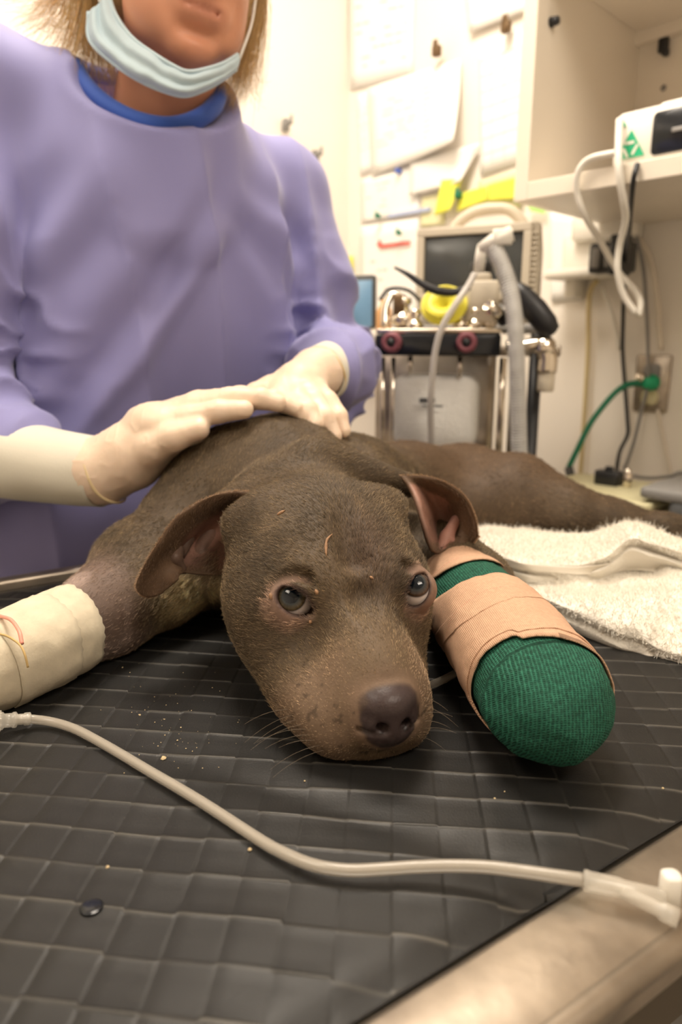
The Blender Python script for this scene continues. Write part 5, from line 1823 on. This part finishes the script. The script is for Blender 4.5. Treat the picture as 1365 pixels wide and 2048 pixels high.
# pulled folds that run from the armpits across the chest
dg = np.sin((gV[:, 2] * 60 + np.abs(lx) * 52 + 2.5 * vnoise(gV, 8)))
arm = np.exp(-((np.abs(lx) - .13) / .06) ** 2) * np.exp(-((gV[:, 2] - 1.26) / .09) ** 2)
disp += dg * .0070 * arm
# long pull running from the hands up to the hip side
pl = (gV[:, 2] - 1.10) - (lx + .10) * 1.3
disp += .010 * np.exp(-(pl / .022) ** 2) * sstep(-.20, -.12, lx) * (1 - sstep(-.02, .06, lx)) - .008 * np.exp(-((pl - .05) / .028) ** 2) * sstep(-.20, -.12, lx) * (1 - sstep(-.02, .06, lx))
nearc = np.exp(-(np.linalg.norm(gV - NC, axis=1) / .105) ** 6)
disp *= 1 - .9 * nearc
# crumpled elbow sleeves
for e_, rr_ in ((ELL_, .13), (ELR, .15)):
    d_ = np.linalg.norm(gV - e_, axis=1); m_ = np.exp(-(d_ / rr_) ** 4)
    disp += m_ * ((1 - np.abs(vnoise(gV * np.array([1, 1, 1.6]) + 4, 20))) ** 2 - .5) * .024
gV = gV + gN * disp[:, None]
M['gown'] = pm('purple_gown_cloth', (.255, .248, .50), .62, var=.05, vscale=6, bump=.12, bscale=1200, sheen=.25, bdist=.0003, spec=.35)
gown = mesh_obj('gown', [(gV, gQ)], M['gown'], person, label='lavender purple surgical gown')
# seams from the collar to the armpits
def gsurf(px, py):
    q = proj(gV); d = np.hypot(q[:, 0] - px, q[:, 1] - py); i = np.argsort(d)[:30]; i = i[np.argmin(q[i, 2])]
    return gV[i] + gN[i] * .001
# collar
cp_ = CLs + nn_ * .002
M['collar'] = pm('blue_ribbing', (.022, .085, .42), .65, bump=.3, bscale=900, sheen=.2)
ct_, _f = tube(cp_, .0105, 12, cap=False, flat=1)
mesh_obj('collar', [(ct_, _f)], M['collar'], gown, label='royal blue round collar')
# knit cuffs
M['cuff'] = pm('knit_cuff', (.72, .68, .58), .85, bump=.6, bscale=1400, bdist=.0004, stretch=(1, 1, .2))
def cuffm(pts, rs, n=48):
    P = cr(pts, 8); V, F = tube(P, rs, n, cap=False)
    V = V + vnoise(V, 35)[:, None] * .0012
    return V, F
mesh_obj('cuff', [cuffm([at(-70, 900, .742), at(-10, 912, .73), at(60, 925, .72), at(150, 938, .71), at(208, 945, .70)], [.046, .042, .040, .037, .0345])], M['cuff'], gown, solid=.0015, label='cream knit cuff')
mesh_obj('cuff', [cuffm([at(668, 742, .855), at(652, 745, .838), at(640, 748, .822)], [.036, .033, .031])], M['cuff'], gown, solid=.0015)

# ---- gloves
def glove(lo, hi, lab):
    v = Vol(*[axis_pts((lo[q], hi[q], .0014)) for q in range(3)])
    hands(v, .0006)
    V, Q = v.mesh(2)
    N = vnorm(V, Q)
    V = V + N * (vnoise(V, 90) * .0007 + (1 - np.abs(vnoise(V * np.array([1.6, 1, 1]), 70))) ** 4 * .0009)[:, None]
    return V, Q
M['glove'] = pm('latex_glove', (.86, .67, .52), .42, var=.08, vscale=45, bump=.2, bscale=260, sss=.1, bdist=.0006)
lo = np.min([at(190, 942, .70), at(300, 990, .66)], 0); 
gl = Vol(axis_pts((-.30, .012, .0015)), axis_pts((.630, .840, .0015)), axis_pts((.985, 1.165, .0015)))
hands(gl, .0006)
gv_, gq_ = gl.mesh(2)
del gl
gc = gv_[gq_].mean(1)
# open ends at the cuffs are trimmed where the volume ends; split into the two hands
NRM = vnorm(gv_, gq_)
gv_ = gv_ + NRM * (vnoise(gv_, 60) * .0004 + (1 - np.abs(vnoise(gv_ * np.array([1.8, 1, 1]), 60))) ** 6 * .0005)[:, None]
pr_ = proj(gv_)
# flood fill connected components
par = np.arange(len(gv_))
for _ in range(400):
    m0 = par[gq_].min(1); old = par.copy()
    for k in range(4): np.minimum.at(par, gq_[:, k], m0)
    par = par[par]
    if (old == par).all(): break
lab = par[gq_[:, 0]]
ids, cnts = np.unique(lab, return_counts=True)
big = ids[np.argsort(-cnts)][:2]
print('glove comps', sorted(cnts)[-4:])
if sorted(cnts)[-2:][0] < 3000:
    # hands touch: split by position
    side = proj(gc)[:, 0] + (gc[:, 1] - .72) * 900 > 9999
for b in big:
    q = gq_[lab == b]; u_, inv_ = np.unique(q, return_inverse=True)
    mesh_obj('glove', [(gv_[u_], inv_.reshape(-1, 4))], M['glove'], person, label='cream latex glove')
# rolled glove edge
M['gloveedge'] = pm('glove_bead', (.78, .62, .36), .45)
for (c_, r_, ax) in ((at(208, 945, .70), .0345, unit(at(262, 912, .697) - at(205, 942, .70))), (at(643, 748, .822), .0300, unit(at(600, 770, .775) - WRL))):
    s1, u1, d1 = frame_from(ax)
    ring = [c_ + s1 * r_ * math.cos(a) + u1 * r_ * math.sin(a) + d1 * .002 * math.sin(3 * a) for a in np.linspace(0, 2 * math.pi, 40)]
    mesh_obj('glove_bead', [tube(ring, .0014, 8, cap=False)], M['gloveedge'], person)

# ---- face mask pulled under the chin
ms = [
    [(216, -18, .862), (232, 30, .850), (264, 75, .838), (305, 106, .826), (345, 131, .818), (376, 144, .816), (412, 139, .824), (446, 128, .842), (476, 110, .872)],
    [(206, -5, .855), (218, 45, .842), (256, 90, .830), (302, 121, .818), (346, 146, .811), (378, 157, .811), (414, 151, .819), (449, 137, .838), (478, 116, .868)],
    [(198, 5, .862), (205, 58, .850), (247, 105, .836), (296, 137, .822), (343, 161, .815), (377, 170, .815), (414, 162, .824), (450, 146, .842), (479, 122, .870)],
    [(186, 15, .856), (192, 70, .842), (239, 118, .830), (290, 151, .818), (339, 174, .812), (374, 182, .812), (412, 172, .822), (448, 154, .842), (477, 130, .870)],
    [(177, 25, .868), (180, 82, .856), (231, 131, .842), (284, 165, .832), (335, 186, .826), (372, 193, .826), (410, 181, .836), (446, 161, .856), (473, 140, .880)]]
MG = patch([[at(*p) for p in r] for r in ms], 5, 8)
a_, b_, _ = MG.shape
mV = MG.reshape(-1, 3); mV = mV + np.stack([0 * mV[:, 0], vnoise(mV, 60) * .0022, vnoise(mV + 4, 70) * .0012], 1)
M['mask'] = pm('mask_cloth', (.56, .70, .78), .75, var=.05, vscale=30, bump=.2, bscale=900)
mask = mesh_obj('face_mask', [(mV, grid_faces(a_, b_))], M['mask'], person, solid=.0016, label='light blue pleated face mask pulled under the chin')
mesh_obj('mask_edge', [tube(cr([at(*p) for p in ms[0]], 6) + np.array([0, -.001, 0]), .0022, 8)], M['mask'], mask)
mesh_obj('mask_edge', [tube(cr([at(*p) for p in ms[-1]], 6) + np.array([0, -.001, 0]), .0018, 8)], M['mask'], mask)
M['loop'] = pm('ear_loop', (.80, .78, .74), .7)
mesh_obj('ear_loop', [tube(cr([at(200, 5, .86), at(190, -60, .88), HH(-.082, -.098, .115)], 6), .0016, 8)], M['loop'], mask)
mesh_obj('ear_loop', [tube(cr([at(479, 118, .872), at(505, 40, .90), HH(.082, -.098, .110)], 6), .0016, 8)], M['loop'], mask)

# ---- hair
M['hair'] = fur_mat('blonde_hair', 1.15, .85, .4)
R_, D_, CC_ = [], [], []
def strands(guides, n, spread, npt=14, name='hair'):
    allP, cols = [], []
    for g, tipf in guides:
        P = cr([at(*p) if len(p) == 3 and not isinstance(p, np.ndarray) else p for p in g], 6)
        P = np.stack([np.interp(np.linspace(0, 1, npt), np.linspace(0, 1, len(P)), P[:, k]) for k in range(3)], 1)
        for _ in range(n):
            off = rng.normal(size=3) * spread
            t = np.linspace(0, 1, npt)[:, None]
            wob = rng.normal(size=3) * .004 * tipf
            tw_ = np.sin(t * 5 + rng.random() * 6) * rng.normal(size=3) * .0015
            cut = 1 - abs(rng.normal()) * .08
            Q = np.stack([np.interp(np.linspace(0, cut, npt), np.linspace(0, 1, npt), P[:, k]) for k in range(3)], 1)
            allP.append(Q + off * (1 - .25 * t) + wob * t * t * 2 + tw_)
            cols.append(np.array([.52, .33, .13]) * math.exp(rng.normal() * .28) * np.array([1, 1 + rng.normal() * .04, 1]))
    A = np.array(allP, np.float32)
    hc = bpy.data.hair_curves.new(name); hc.add_curves([npt] * len(A))
    hc.position_data.foreach_set('vector', A.ravel())
    ra = hc.attributes.new('radius', 'FLOAT', 'POINT'); ra.data.foreach_set('value', np.tile(np.linspace(1, .5, npt) * .00016, len(A)).astype(np.float32))
    ca = hc.attributes.new('col', 'FLOAT_COLOR', 'CURVE'); ca.data.foreach_set('color', np.concatenate([np.array(cols), np.ones((len(A), 1))], 1).astype(np.float32).ravel())
    hc.materials.append(M['hair'])
    o = bpy.data.objects.new(name, hc); C.objects.link(o); o.parent = person; o['kind'] = 'stuff'
    return o
strands([
    ([HH(-.062, -.115, .205), HH(-.088, -.112, .150), HH(-.092, -.112, .100), (140, -60, .92), (110, 15, .915), (65, 38, .91)], 2.5),
    ([HH(-.062, -.115, .205), HH(-.088, -.112, .150), HH(-.092, -.112, .100), (120, -50, .92), (85, 5, .915), (45, 8, .91)], 3),
    ([HH(-.062, -.115, .205), HH(-.088, -.112, .150), HH(-.092, -.112, .100), (160, -40, .91), (150, 50, .905), (120, 115, .90)], 2),
    ([HH(-.062, -.115, .205), HH(-.088, -.112, .150), HH(-.092, -.112, .100), (175, -20, .905), (165, 70, .90), (150, 135, .90)], 2),
    ([HH(-.062, -.115, .205), HH(-.088, -.112, .150), HH(-.092, -.112, .100), (192, 0, .90), (185, 90, .90), (195, 150, .90)], 1.5),
    ([HH(-.062, -.115, .205), HH(-.088, -.112, .150), HH(-.092, -.112, .100), (200, 20, .91), (205, 100, .91), (225, 150, .91)], 1.5),
    ([HH(-.062, -.115, .205), HH(-.088, -.112, .150), HH(-.092, -.112, .100), (180, 30, .925), (160, 95, .92), (130, 90, .91)], 2.5),
    ([HH(-.062, -.115, .205), HH(-.088, -.112, .150), HH(-.092, -.112, .100), (210, 60, .925), (222, 130, .92), (235, 180, .915)], 1.2)], 230, .0055)
strands([
    ([HH(.062, -.115, .205), HH(.088, -.112, .150), HH(.090, -.112, .100), (512, -20, .94), (485, 80, .93), (438, 185, .92)], 1.5),
    ([HH(.062, -.115, .205), HH(.088, -.112, .150), HH(.090, -.112, .100), (500, 20, .95), (470, 120, .94), (452, 200, .93)], 1.5),
    ([HH(.062, -.115, .205), HH(.088, -.112, .150), HH(.090, -.112, .100), (515, 0, .95), (495, 110, .94), (470, 200, .93)], 1.5),
    ([HH(.062, -.115, .205), HH(.088, -.112, .150), HH(.090, -.112, .100), (520, 20, .95), (498, 120, .95), (488, 190, .94)], 1.5),
    ([HH(.062, -.115, .205), HH(.088, -.112, .150), HH(.090, -.112, .100), (505, 60, .96), (478, 150, .95), (440, 180, .94)], 1.5)], 200, .0042)
strands([([(530, -60, .95), (505, 60, .94), (492, 100, .93), (503, 82, .93), (506, 62, .93)], 1), ([(530, -60, .95), (510, 90, .94), (495, 150, .93), (510, 185, .93), (525, 192, .93)], 1)], 10, .002)
# hair cap over the crown
hcV = Vol(axis_pts((-.36, .03, .004)), axis_pts((.78, 1.12, .004)), axis_pts((1.42, 1.78, .004)))
hcV.put(EH(0, -.112, .150, .088, .096, .090), .01)
hcV.put(EH(-.060, -.120, .085, .030, .060, .075), .02)
hcV.put(EH(.060, -.120, .085, .030, .060, .075), .02)
hcV.put(EH(0, -.020, .085, .066, .080, .085), .012, 'sub')
hm_ = hcV.mesh(1)
mesh_obj('hair_cap', [hm_], pm('hair_mass', (.45, .28, .11), .5, bump=1, bscale=60, stretch=(3, 3, .3), bdist=.004), person, label='blonde hair')
# ================================================================== anaesthesia machine and monitor in front of the wall
ya_ = math.radians(13)
AX = np.array([math.cos(ya_), -math.sin(ya_), 0]); AY = np.array([math.sin(ya_), math.cos(ya_), 0])   # AX to the right, AY away
AA = [AX, AY, ZZ]
aO = at(875, 690, 1.17)          # middle of the front bar
def A_(x, y, z): return aO + AX * x + AY * y + ZZ * z
def apx(px, py, y=0.0):
    """point on the machine's front plane shifted back by y"""
    return onplane(px, py, AY, float((aO + AY * y) @ AY))
am = empty('anaesthesia_machine', (aO[0], aO[1], 0), 'anaesthesia machine with white granule canister, black bar and maroon knobs', 'machine')
pl, prr = apx(752, 690), apx(1002, 690)
wbar = float((prr - pl) @ AX); cxb = float(((pl + prr) / 2 - aO) @ AX)
mesh_obj('top_bar', [rbox(A_(cxb, .05, apx(875, 690)[2] - aO[2]), (wbar, .11, .034), AA, .004, axis=1)], M['blackg'], am)
mesh_obj('top_plate', [rbox(A_(cxb, .06, .022), (wbar * 1.0, .13, .008), AA, .004)], M['chrome'], am)
for px in (787, 935):
    c = apx(px, 685, -.002)
    k_o = mesh_obj('knob', [lathe([(.011, 0), (.0155, .003), (.0165, .012), (.0155, .026), (.0075, .027), (.0065, .018), (0, .018)], c, -AY, n=28)], M['maroon'], am, label='maroon round knob')
    mesh_obj('knob_bore', [lathe([(.0062, .0), (.0062, .0278), (.0, .0278)], c, -AY, n=20)], M['black'], k_o)
    mesh_obj('knob_base', [rbox(c + AX * .016 + AY * .004, (.022, .012, .026), AA, .006, axis=1)], M['maroon'], k_o)
# canister
cl, crr_ = apx(778, 800, .01), apx(972, 800, .01)
cw = float((crr_ - cl) @ AX); cxx = float(((cl + crr_) / 2 - aO) @ AX)
ztop = -.018; zbot = float(apx(875, 893, .01)[2] - aO[2]) - .012
can = mesh_obj('canister', [rbox(A_(cxx, .07, (ztop + zbot) / 2), (cw, .12, ztop - zbot), AA, .028, axis=1)], M['clear'], am, label='clear rounded canister')
gz = float(apx(875, 752, .01)[2] - aO[2])
mesh_obj('granules', [rbox(A_(cxx - .006, .068, (gz + zbot) / 2 + .002), (cw * .90, .112, gz - zbot - .004), AA, .024, axis=1)], M['granule'], can, label='white absorbent granules')
mesh_obj('label_print', [rbox(apx(855, 801, -.0005), (.026, .0008, .009), AA, .002, axis=1), rbox(apx(866, 812, -.0005), (.034, .0008, .003), AA, .001, axis=1)], M['darkgrey'], can)
mesh_obj('canister_bottom', [rbox(A_(cxx, .07, zbot - .012), (cw * 1.05, .14, .022), AA, .006)], M['steel'], am)
for x_, w_ in ((765, .007), (786, .006), (1003, .010)):
    p = apx(x_, 800, .015)
    q = A_(float((p - aO) @ AX), .015, 0)
    mesh_obj('post', [tube([q + ZZ * -.02, q + ZZ * (zbot - .01)], w_ * .6, 14)], M['chrome'], am)
q = apx(820, 725, .006); q2 = apx(920, 725, .006)
mesh_obj('valve_stem', [tube([A_(float((q - aO) @ AX), .012, -.018), A_(float((q - aO) @ AX), .012, -.046)], .004, 10)], M['chrome'], am)
mesh_obj('valve_stem', [tube([A_(float((q2 - aO) @ AX), .012, -.018), A_(float((q2 - aO) @ AX), .012, -.052)], .004, 10)], M['chrome'], am)
# metal valves on the top plate
def valve(px, py, s, name='valve', m='chrome', y=.05, lab=None):
    c = apx(px, py, y)
    return mesh_obj(name, [lathe([(.012 * s, 0), (.012 * s, .006 * s), (.019 * s, .008 * s), (.019 * s, .016 * s), (.015 * s, .020 * s), (.009 * s, .026 * s), (.009 * s, .034 * s), (.013 * s, .036 * s), (.012 * s, .044 * s), (0, .046 * s)], c, ZZ, n=28)], M[m], am, label=lab)
valve(806, 658, 1.15); valve(830, 664, .8, y=.03)
valve(920, 660, .7, y=.03); valve(950, 662, .8, y=.03); valve(978, 660, .7, y=.04)
# chrome domes and pipes on the left of the machine
mesh_obj('pipe', [tube(cr([apx(770, 652, .04), apx(772, 615, .05), apx(785, 590, .06), apx(805, 600, .06), apx(808, 630, .06)], 6), .0065, 12)], M['chrome'], am)
mesh_obj('sensor_head', [rbox(apx(800, 612, .05), (.020, .03, .036), AA, .006)], M['clip'], am)
mesh_obj('glass_dome', [lathe([(.026, 0), (.027, .02), (.022, .036), (.010, .044), (0, .045)], apx(786, 655, .07), ZZ)], M['clear'], am)
mesh_obj('thin_pipe', [tube(cr([apx(760, 600, .06), apx(780, 578, .06), apx(815, 580, .06), apx(840, 600, .08)], 6), .003, 8)], M['darkgrey'], am)
# pressure gauge edge + yellow bellows mask
gm = apx(888, 615, .02)
ym = empty('breathing_mask', tuple(gm), 'yellow silicone breathing mask lying on the machine top', 'mask')
mesh_obj('mask_cushion', [lathe([(.012, -.006), (.030, -.004), (.037, .004), (.035, .013), (.024, .017), (.010, .014), (.008, .002)], gm + AY * .01, unit(-AY * .75 + ZZ * .5), n=36)], M['yellow'], ym)
mesh_obj('mask_cup', [lathe([(.036, -.002), (.040, -.006), (.030, -.022), (.012, -.032), (.010, -.04), (0, -.04)], gm + AY * .01 - AX * .006, unit(-AY * .75 + ZZ * .5), n=36)], M['clear'], ym)
for k in range(3):
    mesh_obj('cushion_fold', [tube([gm + AY * .01 + unit(-AY * .75 + ZZ * .5) * (.016 - .004 * k) + (AX * math.cos(a) + unit(np.cross(-AY * .75 + ZZ * .5, AX)) * math.sin(a)) * (.030 + .003 * k) for a in np.linspace(0, 2 * math.pi, 36)], .0022, 8, cap=False)], M['yellow'], ym)
# beige selector body with black collar
mesh_obj('selector_body', [rbox(apx(966, 605, .05), (.052, .055, .066), AA, .010), rbox(apx(962, 560, .05), (.034, .04, .02), AA, .008)], M['beige'], am, label='beige selector body')
mesh_obj('selector_collar', [lathe([(.018, 0), (.018, .020), (.012, .024), (0, .024)], apx(962, 553, .05), ZZ)], M['black'], am)
cc = apx(978, 612, .0)
mesh_obj('chrome_port', [lathe([(.010, 0), (.010, .034), (.0075, .035), (.0075, .03), (0, .03)], apx(1004, 634, -.005), unit(apx(970, 606, -.03) - apx(1004, 634, -.005)), n=24)], M['chrome'], am)
mesh_obj('port_ring', [lathe([(.0115, 0), (.0115, .006), (0, .006)], apx(1006, 636, -.004), unit(apx(1004, 634, -.005) - apx(970, 606, -.03)), n=24)], M['black'], am)
# black bag mount on the right, chrome elbow, pole
mesh_obj('reservoir_bag', [lathe([(.005, 0), (.014, .004), (.019, .02), (.020, .05), (.015, .085), (.007, .105), (0, .108)], apx(1108, 668, .05), unit(apx(1040, 580, .06) - apx(1108, 668, .05)), n=28)], M['black'], am, label='black rubber breathing bag')
mesh_obj('chrome_elbow', [tube(cr([apx(1012, 696, .05), apx(1050, 694, .05), apx(1082, 692, .05), apx(1096, 712, .05), apx(1094, 745, .05)], 6), [.012, .012, .014, .016, .016], 20), lathe([(.019, 0), (.020, .006), (.018, .018), (.010, .026), (0, .028)], apx(1088, 706, .05), ZZ, n=28)], M['chrome'], am)
mesh_obj('elbow_sleeve', [lathe([(.013, 0), (.014, .004), (.014, .03), (.011, .034), (0, .034)], apx(1091, 783, .05), ZZ, n=24)], M['beige'], am)
pp = apx(1070, 760, .09)
mesh_obj('pole', [tube([np.array([pp[0], pp[1], .14]), np.array([pp[0], pp[1], aO[2] + .02])], .011, 20)], M['black'], am)
mesh_obj('shelf_arm', [rbox(A_(float((pp - aO) @ AX) * .5, .10, -.01), (.24, .03, .018), AA, .004)], M['steel'], am)
pw_ = apx(1030, 800, .12)
mesh_obj('side_pipe', [tube([pw_ + ZZ * .05, pw_ - ZZ * .16], .010, 16)], M['steel_dark'], am)
# lower cabinet of the machine
mesh_obj('cabinet', [rbox(A_(cxb - .02, .13, (-aO[2] + .10 + zbot - .03) / 2), (.26, .15, (aO[2] - .10 + zbot - .03)), AA, .02)], M['beige'], am)
mesh_obj('cabinet_drawer', [rbox(A_(cxb - .02, .050, -.45 + .06), (.22, .012, .12), AA, .008, axis=1)], M['grey'], am)
mesh_obj('back_column', [rbox(A_(cxb - .02, .17, (zbot - .05) / 2), (.22, .03, -zbot + .06), AA, .01)], M['steel'], am)
for sx in (-1, 1):
    for sy in (0, 1):
        c = A_(cxb - .02 + .10 * sx, .08 + .10 * sy, -aO[2] + .03)
        mesh_obj('caster', [lathe([(.028, -.012), (.030, -.006), (.030, .006), (.028, .012)], c, AX, n=20), rbox(c + ZZ * .05, (.02, .03, .045), AA, .004)], M['black'], am)

# corrugated hose
hz = [(985, 492, -.01), (1000, 520, -.015), (1015, 560, -.02), (1026, 610, -.03), (1032, 660, -.035), (1034, 720, -.035), (1036, 790, -.03), (1038, 860, -.025), (1040, 930, -.02), (1042, 985, .0)]
HP = cr([apx(*h) for h in hz], 26)
hl_ = np.concatenate([[0], np.cumsum(np.linalg.norm(np.diff(HP, axis=0), axis=1))])
nn2 = int(hl_[-1] / .0011)
HP = np.stack([np.interp(np.linspace(0, hl_[-1], nn2), hl_, HP[:, k]) for k in range(3)], 1)
rads = .0125 + .0016 * np.sin(np.linspace(0, hl_[-1], nn2) / .0046 * 2 * math.pi)
hose = empty('breathing_hose', tuple(HP[nn2 // 2]), 'grey corrugated breathing hose hanging in front of the monitor', 'hose')
mesh_obj('corrugated_tube', [tube(HP, rads, 18)], M['hose'], hose)
ye = apx(985, 490, -.012)
mesh_obj('y_piece', [tube([apx(958, 545, -.008), apx(962, 515, -.01), apx(968, 492, -.012)], [.0085, .009, .010], 16), tube([apx(962, 500, -.012), apx(990, 480, -.014), apx(1026, 466, -.016)], [.010, .011, .012], 16), rbox(apx(1006, 474, -.015), (.030, .02, .022), AA, .004)], M['white'], hose, label='white plastic Y piece')
# thin clear sampling line
SLp = cr([apx(*h) for h in [(950, 548, -.02), (935, 575, -.03), (910, 612, -.045), (885, 655, -.05), (872, 700, -.05), (866, 750, -.05), (862, 800, -.045), (862, 850, -.03), (864, 910, -.01)]], 8)
mesh_obj('sampling_line', [tube(SLp, .0052, 12)], pm('milky_tube', (.70, .66, .62), .25, trans=.35), label='milky thin tube curving down in front of the granule canister', cat='tube')
# black lead lying over the monitor bottom
LDp = cr([apx(*h) for h in [(790, 535, .0), (815, 548, -.01), (840, 565, -.01), (870, 580, -.01), (905, 585, .0), (940, 575, .01)]], 8)
mesh_obj('laryngoscope', [tube(LDp, [.002, .004, .0055, .007, .0065, .005], 12)], M['black'], label='black curved blade handle resting before the monitor screen', cat='handle')
am['group'] = 'machine'
del am['group']

# ------------------------------------------------------------------ patient monitor
ym_ = math.radians(24)
MX_ = np.array([math.cos(ym_), -math.sin(ym_), 0]); MY = np.array([math.sin(ym_), math.cos(ym_), 0]); MA = [MX_, MY, ZZ]
mO = at(958, 540, 1.30)
mo = empty('patient_monitor', tuple(mO - ZZ * .12), 'beige patient monitor with dark screen and arched handle behind the machine', 'monitor')
def mpx(px, py, y=0.): return onplane(px, py, MY, float((mO + MY * y) @ MY))
tl, tr_, bl = mpx(836, 462), mpx(1086, 434), mpx(825, 650)
mw = float((tr_ - tl) @ MX_); mh = float(((tl + tr_) / 2 - bl)[2]); mcx = float(((tl + tr_) / 2 - mO) @ MX_); mz = float(((tl + tr_) / 2)[2]) - mh / 2 - mO[2]
def Mm(x, y, z): return mO + MX_ * (mcx + x) + MY * y + ZZ * (mz + z)
def tapered(c0, s0, c1, s1, ax):
    a, _ = box(c0, (s0[0], .0001, s0[1]), ax); b, F = box(c1, (s1[0], .0001, s1[1]), ax)
    V = a.copy()
    for i in (2, 3, 6, 7): V[i] = b[i]
    return V, F
mesh_obj('monitor_body', [tapered(Mm(0, .0, 0), (mw, mh), Mm(0, .16, -.01), (mw * .82, mh * .80), MA)], M['beige'], mo, smooth=False, bevel=.008)
sl_, sr_, sb = mpx(852, 478), mpx(1050, 460), mpx(846, 588)
sw = float((sr_ - sl_) @ MX_); sh = float(((sl_ + sr_) / 2 - sb)[2]); scx = float(((sl_ + sr_) / 2 - mO) @ MX_) - mcx; scz = float(((sl_ + sr_) / 2)[2]) - sh / 2 - mO[2] - mz
bz = []
for (x, z, w_, h_) in ((scx, scz + sh / 2 + .007, sw + .028, .014), (scx, scz - sh / 2 - .007, sw + .028, .014), (scx - sw / 2 - .007, scz, .014, sh), (scx + sw / 2 + .007, scz, .014, sh)):
    bz.append(box(Mm(x, -.004, z), (w_, .010, h_), MA))
mesh_obj('bezel', bz, M['beige'], mo, smooth=False, bevel=.002)
mesh_obj('screen', [rbox(Mm(scx, -.001, scz), (sw, .004, sh), MA, .003, axis=1)], M['screen'], mo, label='dark switched off screen')
mesh_obj('handle', [tube(cr([Mm(-.065, .07, mh / 2 - .01), Mm(-.055, .07, mh / 2 + .014), Mm(-.025, .07, mh / 2 + .032), Mm(.01, .07, mh / 2 + .036), Mm(.045, .07, mh / 2 + .028), Mm(.078, .07, mh / 2 - .01)], 6), .010, 14)], M['beige'], mo, label='arched carrying handle')
mesh_obj('control_strip', [rbox(Mm(0, -.003, -mh / 2 + .022), (mw * .86, .006, .026), MA, .004, axis=1)], M['grey'], mo)
for k in range(6):
    mesh_obj('button', [rbox(Mm(-.06 + k * .024, -.008, -mh / 2 + .022), (.014, .006, .010), MA, .002, axis=1)], M['white'], mo)
for k in range(16):
    mesh_obj('vent_rib', [rbox(Mm(mw / 2 - .010, -.002, mh / 2 - .02 - k * .0085), (.010, .006, .0035), MA, .001, axis=1)], M['beige'], mo)
mesh_obj('name_strip', [rbox(Mm(.01, -.002, mh / 2 - .006), (.035, .003, .006), MA, .001, axis=1)], M['white'], mo)
stz = float(Mm(0, 0, -mh / 2)[2])
st = empty('monitor_stand', (mO[0], mO[1], 0), 'grey stand carrying the patient monitor behind the machine', 'stand')
mesh_obj('stand_top', [rbox(Mm(0, .09, -mh / 2 - .008), (.22, .2, .014), MA, .006)], M['grey'], st)
c = Mm(0, .12, 0)
mesh_obj('stand_column', [tube([np.array([c[0], c[1], .05]), np.array([c[0], c[1], stz - .014])], .02, 16)], M['steel_dark'], st)
mesh_obj('stand_foot', [rbox(np.array([c[0], c[1], .025]), (.20, .16, .05), MA, .02)], M['grey'], st)

# ------------------------------------------------------------------ small tablet beside the sleeve and an orange box
tbp = at(716, 605, 1.42)
tab = empty('tablet', tuple(tbp), 'small tablet with blue screen just beside the purple sleeve', 'tablet')
mesh_obj('tablet_body', [rbox(tbp, (.075, .012, .10), MA, .006, axis=1)], M['darkgrey'], tab)
mesh_obj('tablet_screen', [rbox(tbp - MY * .0068 + ZZ * -.003, (.065, .002, .086), MA, .003, axis=1)], M['bluescr'], tab)
sd = empty('side_cart', (tbp[0], tbp[1], 0), 'pale side cart below the blue tablet', 'cart')
zt = tbp[2] - .052
mesh_obj('cart_top', [rbox(np.array([tbp[0] + .0, tbp[1] + .10, zt - .012]), (.20, .24, .02), MA, .006)], M['laminate'], sd)
mesh_obj('cart_body', [rbox(np.array([tbp[0] + .02, tbp[1] + .12, (zt - .022) / 2 + .02]), (.22, .22, zt - .022 - .04), MA, .01)], M['laminate'], sd)
mesh_obj('cart_plinth', [rbox(np.array([tbp[0] + .02, tbp[1] + .12, .02]), (.18, .18, .04), MA, .01)], M['darkgrey'], sd)
ob = np.array([tbp[0] + .055, tbp[1] + .05, zt - .002])
mesh_obj('bottle', [lathe([(.014, 0), (.016, .003), (.016, .04), (.012, .048), (.007, .052), (.007, .062), (0, .063)], ob)], M['orange'], label='small orange bottle on the pale side cart below the blue tablet', cat='bottle')
